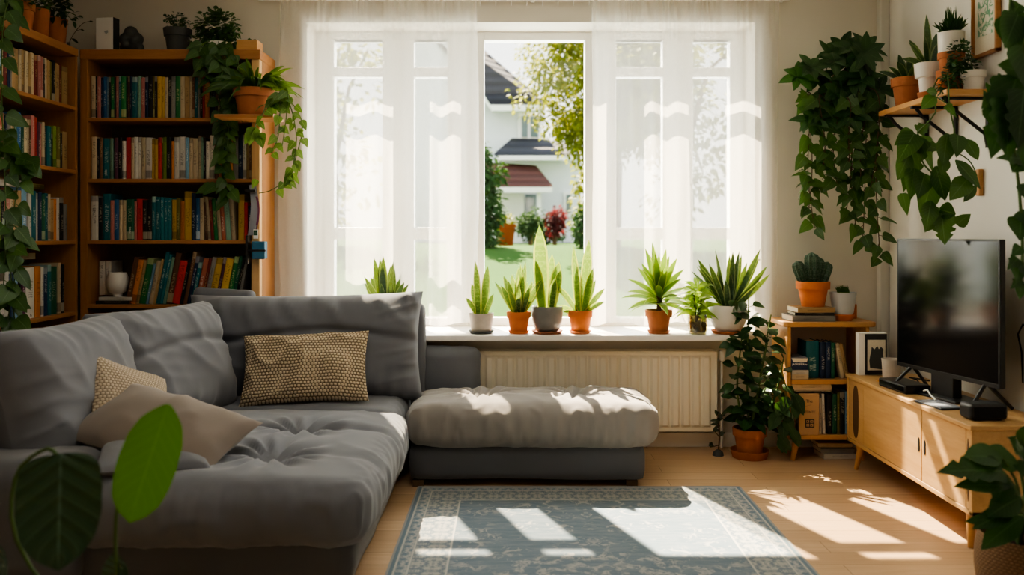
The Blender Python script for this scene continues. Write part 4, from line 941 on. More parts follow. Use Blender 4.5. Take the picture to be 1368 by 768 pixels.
b = MB(); b.box(0, .122, 0, .0022, 0, .245); b.box(0, .122, .0138, .016, 0, .245); b.box(0, .004, 0, .016, 0, .245); b.build('cover', BM['tan'] if 0 else pmat('tan book cover', (.47, .31, .17), .7, .2), cb, smooth=False)
b = MB(); b.box(.004, .119, .0022, .0138, .002, .243); b.build('pages', M['paper'], cb, smooth=False)
text_mesh('The', .026, M['black'], cb, (.064, -.0012, .200), (PI / 2, 0, 0), 'title')
text_mesh('l..........', .020, M['black'], cb, (.052, -.0012, .178), (PI / 2, rad(-14), 0), 'title')
text_mesh("'IITENTI'", .021, M['black'], cb, (.062, -.0012, .135), (PI / 2, 0, 0), 'title')
b = MB()
for (a, c, d, e) in ((.04, .094, .088, .094), (.04, .094, .044, .050), (.04, .046, .05, .088), (.088, .094, .05, .088), (.064, .069, .05, .088), (.046, .088, .067, .072)): b.box(a, c, -.0014, .0, d, e)
for (a, c, d, e) in ((.05, .058, .076, .084), (.076, .082, .054, .06), (.075, .084, .08, .083), (.052, .06, .056, .059)): b.box(a, c, -.0014, 0, d, e)
b.build('emblem', M['black'], cb, smooth=False)
up('cream book just beyond the cover-forward book, bottom shelf', 1.828, fy + .01, z2, .020, .215, 'white', 0, g2)
up('white book leaning slightly, second beyond the cover-forward book', 1.855, fy + .01, z2, .016, .24, 'white', -2, g2)
for k, (col, w, h, wd) in enumerate((('black', .030, .235, 'black book beside the leaning white one, bottom shelf'), ('bottle', .028, .24, 'dark green book between two dark ones, bottom shelf'), ('olive', .014, .25, 'slim olive book, bottom shelf of small bookcase'), ('black', .028, .25, 'black book between slim olive and pale blue books'), ('sky', .014, .255, 'slim pale blue book, bottom shelf of small bookcase'), ('navy', .030, .24, 'navy book beside the slim pale blue one'), ('black', .028, .245, 'last black book against the small bookcase side'))):
    up(wd, 1.878 + sum((.032, .030, .016, .030, .016, .032)[:k]), fy + .008, z2, w, h, col, 0, g2)
lying('cream thick book lying on the upright books, bottom shelf of small bookcase', 1.78, fy, z2 + .2575, .24, .16, .040, 'cream', 0, g2)
g3 = 'books stacked under the cactus pot'
lying('pale grey book at the bottom of the stack under the cactus pot', 1.80, SY0 + .03, .8255, .26, .19, .034, 'grey', 2, g3)
lying('slim black book in the middle of the stack under the cactus pot', 1.805, SY0 + .035, .8600, .23, .18, .018, 'black', -3, g3)
lying('tan book on top of the stack directly under the cactus pot', 1.815, SY0 + .03, .8785, .225, .18, .030, 'tan', 3, g3)
g4 = 'books stacked on the floor under the small bookcase'
for k, (lab, col, T_, dz) in enumerate((('white book at the bottom of the floor stack under the small bookcase', 'white', .03, 0), ('grey book in the middle of the floor stack under the small bookcase', 'grey', .03, .031), ('cream book on top of the floor stack under the small bookcase', 'cream', .026, .062))):
    lying(lab, 1.965 - .012 * k, 5.15 + .01 * k, dz + .001, .20, .15, T_, col, 4 - 3 * k, g4)

# ---------------------------------------------------------------- things on and at the bookcases
r = thing('white_box', 'white upright box on top of the window-side bookcase', 'box', (-2.455, 5.22, 2.4475), rad(-8))
b = MB(); b.box(-.055, .058, -.03, .03, 0, .205); b.build('box', M['white'], r, smooth=False, bevel=.003)
b = MB(); b.box(.058, .0605, -.03, .03, 0, .205); tag(b.build('edge', M['black'], r, smooth=False), 'black side edge')
b = MB(); b.prism([(.0, .12), (.022, .128), (.026, .115), (.012, .105)], -.0312, -.030, 'y'); b.build('mark', M['bluegrey'], r, smooth=False)
r = thing('stone_figurine', 'dark lumpy stone figurine on top of the window-side bookcase', 'figurine', (-2.305, 5.22, 2.4475))
bm = bmesh.new()
for (x, y, z, s) in ((0, 0, .05, .052), (-.03, -.01, .075, .042), (.032, -.005, .08, .04), (0, -.01, .115, .042), (-.038, 0, .03, .034), (.038, 0, .03, .034), (.022, -.03, .06, .028), (-.02, -.035, .045, .028)):
    bmesh.ops.create_icosphere(bm, subdivisions=3, radius=s, matrix=Matrix.Translation((x, y, z)))
me = bpy.data.meshes.new('figure'); bm.to_mesh(me); bm.free(); me.materials.append(M['darkpot']); fo = bpy.data.objects.new('figure', me); COL.objects.link(fo); fo.parent = r
for p in me.vertices: p.co.z = max(p.co.z, 0.0)
rm = fo.modifiers.new('fuse', 'REMESH'); rm.mode = 'VOXEL'; rm.voxel_size = .006; rm.use_smooth_shade = True
r = thing('wooden_planter', 'small square wooden planter at the end of the window-side bookcase top', 'planter', (-1.585, 5.20, 2.4475))
b = MB(); b.box(-.062, .062, -.06, -.05, 0, .06); b.box(-.062, .062, .05, .06, 0, .06); b.box(-.062, -.052, -.05, .05, 0, .06); b.box(.052, .062, -.05, .05, 0, .06); b.box(-.052, .052, -.05, .05, 0, .01); b.build('box', M['oak_x'], r, smooth=False)
b = MB(); b.box(-.052, .052, -.05, .05, .01, .05); b.build('soil', M['soil'], r, smooth=False)
b = MB()
for k in range(9): b.leaf((RND.uniform(-.02, .02), RND.uniform(-.02, .02), .05), (RND.uniform(-.8, .8), RND.uniform(-.6, .6), .8), (0, -1, .3), .055, .014, STRAP, .3)
b.build('foliage', M['l_ivy'], r, sharp=180)
r = thing('blue_case', 'small blue case clipped to the pale post of the window-side bookcase', 'case', (-1.50, 5.10, 1.20))
b = MB(); b.box(-.035, .045, -.03, .024, 0, .105); b.build('case', pmat('blue translucent plastic', (.02, .14, .26), .25, .6), r, smooth=False, bevel=.006)
b = MB(); b.box(-.07, .05, -.034, -.030, .045, .056); b.box(-.07, -.055, -.034, .024, -.03, .14); b.build('clip', M['black'], r, smooth=False, bevel=.002)
r = thing('hanging_lanyard', 'grey and purple cloth strip hanging on the bookcase post above the blue case', 'lanyard', (-1.535, 5.115, 1.32))
b = MB(); b.grid(lambda u, v: V((-.035 + .045 * u + .02 * math.sin(v * 3), -.004 - .01 * math.sin(v * 5 + u), .02 + .30 * v)), 4, 14); b.build('strap', pmat('grey satin strap', (.30, .31, .36), .5, .4), r, sharp=180)
b = MB(); b.grid(lambda u, v: V((.008 + .012 * u + .02 * math.sin(v * 3), -.008 - .008 * math.sin(v * 5), .05 + .2 * v)), 2, 12); tag(b.build('ribbon', pmat('purple ribbon', (.22, .05, .13), .6), r, sharp=180), 'purple ribbon')
b = MB(); b.box(.002, .030, -.014, -.010, .0, .055); tag(b.build('card', M['white'], r, smooth=False), 'white card'); b = MB(); b.box(.004, .028, -.016, -.014, .02, .05); tag(b.build('sticker', BM['bottle'], r, smooth=False), 'green sticker')
b = MB(); b.box(-.045, .012, -.014, -.002, .275, .290); tag(b.build('clasp', M['black'], r, smooth=False), 'black clasp')
# ---------------------------------------------------------------- plants
def potprof(kind, rt, rb, h):
    if kind == 'rim': return [(0, 0), (rb, 0), (rb + (rt - rb) * .62, h * .70), (rt, h * .70), (rt * 1.02, h * .97), (rt, h), (rt * .9, h), (rt * .86, h * .84), (0, h * .84)]
    if kind == 'plain': return [(0, 0), (rb * .94, 0), (rb, h * .05), (rt, h), (rt * .92, h), (rt * .9, h * .88), (0, h * .88)]
    if kind == 'bowl': return [(0, 0), (rb * .75, 0), (rb, h * .12), (rt * .98, h * .45), (rt * 1.02, h * .72), (rt, h * .96), (rt * .97, h), (rt * .9, h), (rt * .9, h * .88), (0, h * .88)]
    if kind == 'lip': return [(0, 0), (rb, 0), (rb + (rt - rb) * .5, h * .66), (rt * .94, h * .68), (rt, h), (rt * .9, h), (rt * .88, h * .88), (0, h * .88)]
def potted(name, label, cat, loc, kind, rt, rb, h, mat, saucer=None, group=None, rotz=0, sr=1.25, ribs=0):
    r = thing(name, label, cat, loc, rotz, group); z0 = 0
    if saucer:
        b = MB(); sr_ = rb * sr; b.lathe([(0, 0), (sr_ * .88, 0), (sr_, .018), (sr_ * .94, .018), (sr_ * .85, .008), (0, .008)], 28); b.build('saucer', M[saucer], r); z0 = .0085
    b = MB(); b.lathe(potprof(kind, rt, rb, h), 36, (0, 0, z0), 0, (lambda q, z: .02 * math.sin(q * ribs) if .1 * h < z - z0 < .95 * h else 0) if ribs else None); b.build('pot', M[mat], r)
    zs = z0 + h * .885
    b = MB(); b.lathe([(0, zs - .012), (rt * .86, zs - .012), (rt * .6, zs + .003), (0, zs + .006)], 18); b.build('soil', M['soil'], r)
    return r, zs
def blades(r, z0, specs, mat, prof=SWORD, fold=.25, n=10, name='foliage', br=.02, droop=0.):
    """specs: (azimuth deg, lean deg, length, width, bend)"""
    b = MB()
    for (az, ln, L, W, bend) in specs:
        a = rad(az); l = rad(ln); o = V((math.cos(a), math.sin(a), 0)); d = o * math.sin(l) + V((0, 0, math.cos(l)))
        b.leaf(o * br * RND.uniform(.6, 1.2) + V((0, 0, z0 - .01)), d, -o * .35 * math.cos(l) + V((RND.uniform(-.35, .35), -1, .1)), L * 1.06, W * 1.18, prof, bend, fold, n, None, 0, .012, RND.uniform(-.5, .5))
    return b.build(name, M[mat], r, sharp=180)
def R(a, b_): return RND.uniform(a, b_)
SZ = .7355; SY = 5.315
def sx(px, d=SY): return (px - 684) / F * d
# 1 behind the sofa cushion
r, z = potted('snake_plant', 'spiky snake plant on the sill half hidden behind the sofa back cushion', 'potted plant', (sx(517, 5.34), 5.33, SZ), 'rim', .075, .055, .14, 'terra', None, 'plants on the window sill')
blades(r, z, [(R(0, 360), R(2, 12), R(.26, .36), .042, 0) for _ in range(7)] + [(k * 33, R(16, 34), R(.22, .32), .035, .05) for k in range(11)], 'l_snaked')
# 2
r, z = potted('snake_plant', 'slender snake plant in a pale stone pot on a dark saucer, window sill', 'potted plant', (sx(643), SY, SZ), 'plain', .077, .062, .115, 'stonepot', 'darkpot', 'plants on the window sill')
blades(r, z, [(200, 3, .34, .050, .02), (20, 5, .30, .045, 0), (150, 14, .2, .036, 0), (330, 22, .17, .03, .1), (180, 30, .15, .03, .1), (60, 8, .24, .04, 0)], 'l_snake')
# 3
r, z = potted('snake_plant', 'bushy yellow-edged snake plant in an orange terracotta pot, window sill', 'potted plant', (sx(693), SY, SZ), 'rim', .074, .052, .125, 'terra_o', 'terra_o', 'plants on the window sill')
blades(r, z, [(R(0, 360), R(0, 10), R(.24, .33), .040, 0) for _ in range(6)] + [(k * 24 + R(-8, 8), R(14, 38), R(.17, .28), .036, .06) for k in range(17)], 'l_snake')
# 4
r, z = potted('snake_plant', 'tallest snake plant with broad blades in a ribbed grey bowl pot', 'potted plant', (sx(731), SY, SZ), 'bowl', .094, .078, .158, 'greypot', 'terra_d', 'plants on the window sill', ribs=30)
blades(r, z, [(180, 2, .50, .082, 0), (10, 9, .29, .066, 0), (350, 15, .25, .055, 0), (200, 8, .30, .06, 0), (60, 5, .33, .055, 0), (320, 10, .2, .05, 0)], 'l_snake', br=.03)
# 5
r, z = potted('snake_plant', 'yellow-green snake plant with bent outer blades in terracotta by the curtain edge', 'potted plant', (sx(775), SY, SZ), 'rim', .076, .054, .132, 'terra_o', 'terra', 'plants on the window sill')
blades(r, z, [(170, 4, .41, .05, 0), (20, 5, .44, .058, 0), (120, 8, .33, .05, 0), (0, 12, .28, .05, 0), (190, 30, .30, .036, .25), (180, 52, .19, .03, .35), (0, 36, .22, .032, .1), (340, 48, .18, .03, .2), (200, 60, .12, .026, .3), (30, 24, .22, .035, 0)], 'l_snake')
b = MB()
# 6 dracaena on a short cane
r, z = potted('dracaena', 'dracaena with arching striped leaves in a dark terracotta pot, window sill', 'potted plant', (sx(880), SY, SZ), 'rim', .082, .056, .135, 'terra', 'terra', 'plants on the window sill')
b = MB(); b.tube([(0, 0, z - .02), (.004, 0, z + .05), (0, 0, z + .11)], .016, 8); b.build('cane', M['bark'], r)
b = MB()
for k in range(34):
    a = k * 2.4; el = .1 + .9 * (k / 34); L = R(.22, .30) * (.9 + .2 * el); d = V((math.cos(a) * (1.15 - el), math.sin(a) * (1.15 - el) * .8, el * 1.1 - .08))
    b.leaf((0, 0, z + .05 + .075 * k / 34), d, (0, -.7, 1) if el < .7 else (-math.cos(a) * .3, -1, .2), L, .050, STRAP, .42 * (1 - el), .22, 8)
b.build('foliage', M['l_drac'], r, sharp=180)
# 7 lime plant in a glass
r = thing('lucky_bamboo', 'lime green leafy cutting in an olive glass tumbler, window sill', 'potted plant', (sx(931), SY - .02, SZ), 0, 'plants on the window sill')
b = MB(); b.lathe([(0, 0), (.052, 0), (.058, .03), (.058, .10), (.055, .116), (.051, .116), (.053, .10), (.053, .03), (.048, .008), (0, .008)], 28); b.build('tumbler', M['vase'], r)
b = MB(); b.lathe([(0, .009), (.047, .009), (.0515, .03), (.0515, .07), (0, .072)], 20); b.build('pebbles', M['stonepot'], r)
b = MB()
for k in range(4): b.tube([(R(-.015, .015), R(-.01, .01), .05), (R(-.02, .02), R(-.02, .02), .14), (R(-.05, .05), R(-.03, .03), R(.2, .28))], .005, 6)
b.build('stem', M['stem'], r)
b = MB()
for k in range(54):
    a = k * 2.4; t_ = k / 54; zz = .10 + .19 * t_; d = V((math.cos(a), math.sin(a) * .8, R(.2, .7) + t_ * .6))
    b.leaf((math.cos(a) * .012, math.sin(a) * .012, zz), d, (0, -.8, 1), R(.13, .19), .036, STRAP, R(.35, .6), .2, 7)
b.build('foliage', M['l_lime'], r, sharp=180)
# 8
r, z = potted('snake_plant', 'dark green snake plant with curving blades in a white bowl pot, window sill', 'potted plant', (sx(973), SY, SZ), 'bowl', .112, .085, .165, 'whitepot', 'terra', 'plants on the window sill')
blades(r, z, [(R(0, 360), R(2, 12), R(.32, .40), .036, 0) for _ in range(5)] + [(180 + R(-30, 30), R(18, 42), R(.32, .42), .034, .1) for _ in range(5)] + [(R(-35, 35), R(16, 48), R(.28, .38), .034, -.06) for _ in range(6)] + [(R(60, 300), R(8, 20), R(.16, .24), .034, 0) for _ in range(4)], 'l_snaked')

# cactus on the small bookcase
r, z = potted('columnar_cactus', 'blue-green ribbed cactus in a terracotta pot on three books', 'potted plant', (1.825, 5.22, .9090), 'rim', .098, .066, .152, 'terra_o', None)
def ribbed(b, base, d, L, rr, ribs=7):
    base = V(base); d = V(d).normalized(); a = d.cross(V((0, 1, .2))).normalized(); c = a.cross(d); n = 12; seg = ribs * 4; vs = []; fs = []; uv = []
    for i in range(n + 1):
        t_ = i / n; R_ = rr * (.8 + .3 * math.sin(t_ * 2.2)) * math.sqrt(max(0.0, 1 - max(0, (t_ - .8) / .2) ** 2)); p = base + d * L * t_
        for k in range(seg): q = 2 * PI * k / seg; k2 = R_ * (1 + .22 * math.cos(q * ribs)); vs.append(p + (a * math.cos(q) + c * math.sin(q)) * k2); uv.append((abs(math.sin(q * ribs / 2)), t_))
    for i in range(n):
        for k in range(seg): k2 = (k + 1) % seg; fs.append((i * seg + k, i * seg + k2, (i + 1) * seg + k2, (i + 1) * seg + k))
    b.add(vs, fs, 0, uv, RND.random())
b = MB()
for (x, dx, L, rr) in ((0, -.02, .215, .034), (-.042, -.32, .17, .028), (.046, .34, .165, .028), (.02, .14, .19, .028), (-.02, -.1, .14, .026)): ribbed(b, (x, R(-.02, .02), z - .02), (dx, R(-.1, .1), 1), L, rr)
b.build('foliage', M['l_cactus'], r, sharp=60)
# grey pot standing in a terracotta saucer pot + clay block
r = thing('succulent', 'small green succulent in a tapered blue-grey pot beside the cactus', 'potted plant', (2.00, 5.20, .8255))
b = MB(); b.lathe([(0, 0), (.050, 0), (.066, .035), (.062, .04), (.05, .03), (0, .03)], 28); tag(b.build('saucer', M['terra_o'], r), 'orange clay saucer')
b = MB(); b.lathe([(0, .031), (.052, .031), (.06, .05), (.078, .17), (.072, .17), (.068, .15), (0, .15)], 32); b.build('pot', M['bluegrey'], r)
b = MB(); b.lathe([(0, .145), (.067, .145), (.05, .158), (0, .16)], 18); b.build('soil', M['soil'], r)
b = MB()
for k in range(60): b.leaf((R(-.03, .03), R(-.03, .03), .155), (R(-.6, .6), R(-.5, .5), 1), (0, -1, .2), R(.03, .075), .012, STRAP, .1, .2, 4)
b.build('foliage', M['l_mid'], r, sharp=180)
o = MB().box(2.06, 2.125, 5.30, 5.36, .8255, .915).build('clay_block', M['terra_o'], None, smooth=False, bevel=.004); tag(o, 'square orange clay block standing behind the blue-grey pot', 'clay block')

# ---------------------------------------------------------------- foliage helpers
def bush(b, c, r3, n, L, W, prof=OV, up=.4, droop=.3, shell=.5, nseg=6, bias=(0, 0, 0)):
    for _ in range(n):
        d = V((RND.gauss(0, 1), RND.gauss(0, 1), RND.gauss(0, 1))).normalized(); k = shell + (1 - shell) * RND.random()
        p = V(c) + V((d.x * r3[0], d.y * r3[1], d.z * r3[2])) * k
        dd = d + V((R(-.5, .5), R(-.5, .5), R(-.4, .4) + up * 0)) + V(bias)
        b.leaf(p, dd, V((R(-.4, .4), -.6, 1)), L * R(.7, 1.15), W * R(.7, 1.15), prof, droop * R(.5, 1.3), .15, nseg, None, 0, .02)
def smooth_path(pts, n):
    pts = [V(p) for p in pts]; out = []
    P_ = [pts[0]] + pts + [pts[-1]]
    m = len(pts) - 1
    for i in range(n + 1):
        t = i / n * m; k = min(int(t), m - 1); f = t - k; a, b_, c, d = P_[k], P_[k + 1], P_[k + 2], P_[k + 3]
        out.append(.5 * ((2 * b_) + (c - a) * f + (2 * a - 5 * b_ + 4 * c - d) * f * f + (3 * b_ - a - 3 * c + d) * f ** 3))
    return out
def vine(fb_, sb_, pts, nl, L, W, prof, face, jit=.6, tip=.6, seg=8, rs=.003, start=.1):
    path = smooth_path(pts, 18); sb_.tube(path, rs, 5); face = V(face).normalized(); sd = face.cross(V((0, 0, 1)))
    for k in range(nl):
        t = start + (1 - start) * (k + .5) / nl; i = min(17, int(t * 18)); p = path[i].lerp(path[i + 1], t * 18 - i)
        s = 1 if k % 2 else -1; sc = 1 - (1 - tip) * t
        d = sd * (s * R(.3, 1.0)) + face * R(.1, .5) + V((0, 0, R(-1.0, -.25)))
        pt = p + d.normalized() * L * .18; sb_.tube([p, pt], rs * .6, 4)
        fb_.leaf(pt, d, face + V((R(-jit, jit), R(-jit, jit), R(0, .6))), L * sc * R(.75, 1.15), W * sc * R(.75, 1.15), prof, R(.05, .35), .14, seg, None, 0, .03)

# floor plant under the sill
r, z = potted('floor_plant', 'tall leafy dark green plant in terracotta on the floor beside the radiator', 'potted plant', (1.435, 5.20, 0), 'rim', .100, .072, .150, 'terra', 'terra', sr=1.6)
sm = MB(); fm = MB()
for sc_ in r.children:
    if sc_.name.startswith('saucer'): sc_.scale = (1.0, 1.0, 2.6)
    else: sc_.location.z = .02
stems = [((0, 0, z), (-.02, -.02, .45), (.0, .02, .95)), ((.02, 0, z), (.06, -.02, .5), (.13, 0, .86)), ((-.02, 0, z), (-.08, -.02, .4), (-.05, -.01, .72)), ((.02, .01, z), (.13, -.04, .34), (.19, -.05, .60)), ((0, -.01, z), (.03, -.06, .4), (.09, -.06, .70))]
for (a, m_, e) in stems:
    path = smooth_path([a, m_, e], 14); sm.tube(path, [.008 - .004 * i / 14 for i in range(15)], 6)
    for k in range(26):
        t_ = .22 + .78 * k / 26; p = path[min(14, int(t_ * 14))]; an = k * 2.4 + R(-.5, .5); d = V((math.cos(an), math.sin(an) * .7 - .25, R(-.35, .5)))
        q = p + d.normalized() * .03; sm.tube([p, q], .0018, 4)
        fm.leaf(q, d, (R(-.3, .3), -.7, 1), R(.075, .125), R(.05, .075), OV, R(.1, .5), .15, 6, None, 0, .02)
for k in range(26):
    p = V((R(-.13, .02), R(-.08, .03), R(.62, .95))); fm.leaf(p, (R(-1, 1), R(-.8, .2), R(-.4, .8)), (0, -.7, 1), R(.07, .11), R(.04, .065), OV, .2, .15, 6)
for (x, zz) in ((.17, .30), (.2, .2), (.16, .12), (.22, .38), (.19, .26)):
    sm.tube(smooth_path([(.02, -.02, z + .05), (.12, -.08, zz + .15), (x, -.10, zz)], 8), .003, 5)
    for k in range(3): fm.leaf((x + R(-.03, .03), -.10, zz + R(-.02, .05)), (R(-.8, .8), -.3, -.7), (0, -1, .5), R(.08, .12), R(.06, .08), OV, .2, .15, 6)
for (x, zz) in ((-.03, .30), (-.1, .36)): fm.leaf((x * .5, -.03, z + .06), (x * 4, -.3, .5), (0, -.6, 1), .11, .07, OV, .4, .15, 6)
sm.build('stem', M['stem'], r); fm.build('foliage', M['l_dark'], r, sharp=180)
# dried sprig leaning at the skirting
r = thing('sprig', 'thin dark sprig standing in the gap between radiator and floor plant', 'sprig', (1.255, 5.24, 0))
b = MB(); b.lathe([(0, 0), (.035, 0), (.03, .02), (.012, .035), (0, .035)], 14); b.build('base', M['darkpot'], r)
b = MB(); b.tube([(0, 0, .02), (.01, 0, .12), (.0, 0, .2), (.012, 0, .26)], .005, 6); b.tube([(.008, 0, .11), (-.03, 0, .16)], .003, 5); b.tube([(.0, 0, .06), (-.05, 0, .05)], .003, 5); b.build('stem', M['bark'], r)
b = MB()
for k in range(14): b.leaf((R(-.01, .015), 0, R(.12, .26)), (R(-1, 1), R(-.4, .1), R(-.2, .8)), (0, -1, .6), R(.03, .055), .02, OV, .2)
for k in range(5): b.leaf((R(-.05, -.02), 0, .055), (R(-1, .2), -.2, R(0, .8)), (0, -1, .6), R(.03, .05), .018, OV, .2)
b.build('foliage', M['l_dry'], r, sharp=180)

# big trailing plant in the corner by the window: wall-mounted pot
r = thing('trailing_plant', 'big trailing green plant spilling from the corner beside the curtain', 'hanging plant', (1.93, 5.33, 2.02)); O = V(r.location)
b = MB(); b.lathe(potprof('plain', .10, .075, .16), 24); b.build('pot', M['darkpot'], r)
b = MB(); b.lathe([(0, .13), (.09, .13), (0, .145)], 16); b.build('soil', M['soil'], r)
b = MB(); b.box(-.012, .012, .08, .128, .06, .10); b.tube([V((.104 * math.cos(a), .104 * math.sin(a), .10)) for a in [2 * PI * k / 24 for k in range(25)]], .004, 5); b.build('wall_bracket', M['iron'], r)
fm, sm, gm = MB(), MB(), MB()
def lp(px, py, d): return P(px, py, d) - O
for _ in range(34):       # arching stems with finger-like leaf clusters
    px, py = R(1062, 1182), R(62, 165); d = R(4.98, 5.28); e = lp(px, py, d)
    if ((px - 1128) / 62) ** 2 + ((py - 118) / 66) ** 2 > 1.1: continue
    st = V((R(-.05, .05), R(-.05, .04), .14)); mid = (st + e) / 2 + V((0, -.03, .10)); sm.tube(smooth_path([st, mid, e], 8), .003, 5)
    k = RND.randint(5, 7); nv = V((R(-.5, .5), -1, R(.2, .9))).normalized(); ax = nv.cross(V((0, 0, 1))).normalized(); ay = ax.cross(nv); ph = R(0, 6)
    for j in range(k):
        a = ph + j * 2 * PI / k + R(-.2, .2); d_ = ax * math.cos(a) + ay * math.sin(a) + nv * R(.1, .4)
        gm.leaf(e, d_, nv, R(.10, .155), R(.048, .07), OV, R(.05, .3), .25, 7, None, 0, .02)
ends = [(1080, 285, 5.12), (1088, 305, 5.1), (1100, 225, 5.05), (1118, 246, 5.08), (1130, 285, 5.12), (1143, 300, 5.12), (1152, 330, 5.1), (1163, 250, 5.02), (1176, 345, 5.06), (1135, 220, 5.02), (1150, 235, 5.04)]
for (px, py, d) in ends:
    e = lp(px, py, d); a = V((R(-.08, .08), R(-.09, .0), .15)); top = lp(px + R(-6, 6), R(120, 150), d); 
    q = lp(px + R(-10, 10), (150 + py) / 2, d)
    vine(fm, sm, [a, top + V((0, 0, .03)), q, e], int(7 + (py - 150) / 11), .115, .092, IVY if RND.random() < .65 else HEART, (R(-.3, .2), -1, .15), seg=11, tip=.75)
bush(fm, lp(1090, 235, 5.12), (.10, .1, .08), 12, .10, .085, IVY, nseg=11)
sm.build('stem', M['bark'], r); fm.build('trailing_foliage', M['l_ivy'], r, sharp=180); gm.build('foliage', M['l_dark'], r, sharp=180)

# plants on the wall shelf
WZ0 = WZ + .0005
r, z = potted('agave', 'dark spiky agave in a wide terracotta pot at the far end of the plant shelf', 'potted plant', (2.225, 4.83, WZ0), 'rim', .092, .066, .165, 'terra', None, 'plants on the wall shelf')
blades(r, z, [(R(0, 360), R(4, 20), R(.13, .18), .04, 0) for _ in range(6)] + [(k * 36, R(28, 62), R(.13, .2), .036, .2) for k in range(10)], 'l_snaked')
r = thing('snake_plant', 'dark snake plant in a tall white pot set in a terracotta foot, plant shelf', 'potted plant', (2.235, 4.615, WZ0), 0, 'plants on the wall shelf')
b = MB(); b.lathe([(0, 0), (.05, 0), (.058, .05), (.05, .05), (.046, .02), (0, .02)], 24); tag(b.build('saucer', M['terra'], r), 'terracotta foot')
b = MB(); b.lathe([(0, .022), (.043, .022), (.052, .125), (.068, .13), (.074, .205), (.067, .205), (.062, .19), (0, .19)], 30); b.build('pot', M['whitepot'], r)
b = MB(); b.lathe([(0, .185), (.06, .185), (0, .2)], 16); b.build('soil', M['soil'], r)
blades(r, .2, [(180, 4, .16, .05, 0), (0, 6, .17, .045, 0), (200, 40, .19, .03, .15), (160, 26, .17, .035, .05), (340, 16, .13, .05, 0), (90, 3, .27, .045, 0), (185, 62, .15, .026, .2)], 'l_snaked')
r = thing('rosemary', 'bushy spiky herb in a white pot stacked on two terracotta pots, plant shelf', 'potted plant', (2.255, 4.42, WZ0), 0, 'plants on the wall shelf')
b = MB(); b.lathe([(0, 0), (.047, 0), (.062, .09), (.070, .09), (.072, .13), (.064, .13), (.06, .11), (0, .11)], 28); tag(b.build('pot', M['terra'], r), 'lower terracotta pot')
b = MB(); b.lathe([(0, .112), (.052, .112), (.056, .19), (.064, .19), (.065, .222), (.056, .222), (.052, .20), (0, .20)], 28); tag(b.build('pot', M['terra'], r), 'middle terracotta pot')
b = MB(); b.lathe([(0, .203), (.056, .203), (.061, .225), (.064, .325), (.058, .325), (.055, .31), (0, .31)], 28); tag(b.build('pot', M['whitepot'], r), 'white top pot')
b = MB()
for k in range(150): b.leaf((R(-.04, .04), R(-.04, .04), .315 + R(0, .03)), (R(-.7, .7), R(-.7, .7), R(.3, 1)), (0, -1, .3), R(.05, .10), .011, STRAP, .1, .2, 3)
for k in range(16): b.leaf((R(-.02, .02), R(-.02, .02), .33), (R(-.35, .35), R(-.3, .3), 1), (0, -1, .1), R(.09, .14), .010, STRAP, .0, .2, 4)
b.build('foliage', M['l_dark'], r, sharp=180)
r = thing('small_leaf_plant', 'dense small-leaved plant in a small white pot at the near end of the plant shelf', 'potted plant', (2.285, 4.265, WZ0), 0, 'plants on the wall shelf')
b = MB(); b.lathe(potprof('lip', .060, .042, .098), 30); b.build('pot', M['whitepot'], r)
b = MB(); b.lathe([(0, .08), (.052, .08), (0, .09)], 16); b.build('soil', M['soil'], r)
fm, sm = MB(), MB(); bush(fm, (-.055, .02, .17), (.055, .05, .085), 190, .028, .022, OV, nseg=3); bush(fm, (-.10, .0, .08), (.05, .045, .07), 110, .026, .02, OV, nseg=3); bush(fm, (-.02, .0, .12), (.04, .04, .04), 60, .028, .022, OV, nseg=3)
bush(fm, (-.145, -.02, .03), (.03, .04, .06), 60, .026, .02, OV, nseg=3)
for (e) in ((-.06, .02, .23), (-.1, 0, .1), (-.03, .03, .2), (-.14, -.02, .05)): sm.tube(smooth_path([(0, 0, .09), ((e[0]) * .5, 0, e[2] * .5 + .09), e], 6), .002, 5)
sm.build('stem', M['stem'], r); fm.build('foliage', M['l_dark'], r, sharp=180)
# big leaved vine over the television, rooted in a terracotta pot lying on the shelf
r = thing('climbing_vine', 'large-leaved green vine trailing over the plant shelf above the television', 'hanging plant', (2.18, 4.335, WZ0 + .0), 0, None); O = V(r.location)
b = MB(); b.lathe(potprof('rim', .040, .028, .075), 24); b.build('pot', M['terra_o'], r)
b = MB(); b.lathe([(0, .06), (.034, .06), (0, .068)], 14); b.build('soil', M['soil'], r)
fm, sm = MB(), MB()
def stem_to(pts, rs=.004): sm.tube(smooth_path(pts, 12), rs, 6)
D = 4.25
hub1 = lp(1226, 176, 4.3); hub2 = lp(1262, 220, 4.15); hub3 = lp(1250, 272, 4.2)
stem_to([(0, 0, .06), (-.05, -.03, .07), (-.09, -.05, -.02), lp(1250, 150, 4.2), hub1]); stem_to([(0, 0, .06), (-.03, -.09, .08), lp(1268, 140, 4.1), lp(1275, 175, 4.1), lp(1272, 200, 4.1), hub2]); stem_to([hub1, lp(1232, 215, 4.2), lp(1246, 235, 4.2), hub3]); stem_to([hub2, lp(1252, 235, 4.15), lp(1245, 262, 4.2), lp(1252, 285, 4.2)]); stem_to([lp(1272, 200, 4.1), lp(1295, 215, 4.08), lp(1305, 235, 4.08)], .003)
stem_to([lp(1268, 140, 4.1), lp(1248, 128, 4.14), lp(1244, 128, 4.1)], .003)
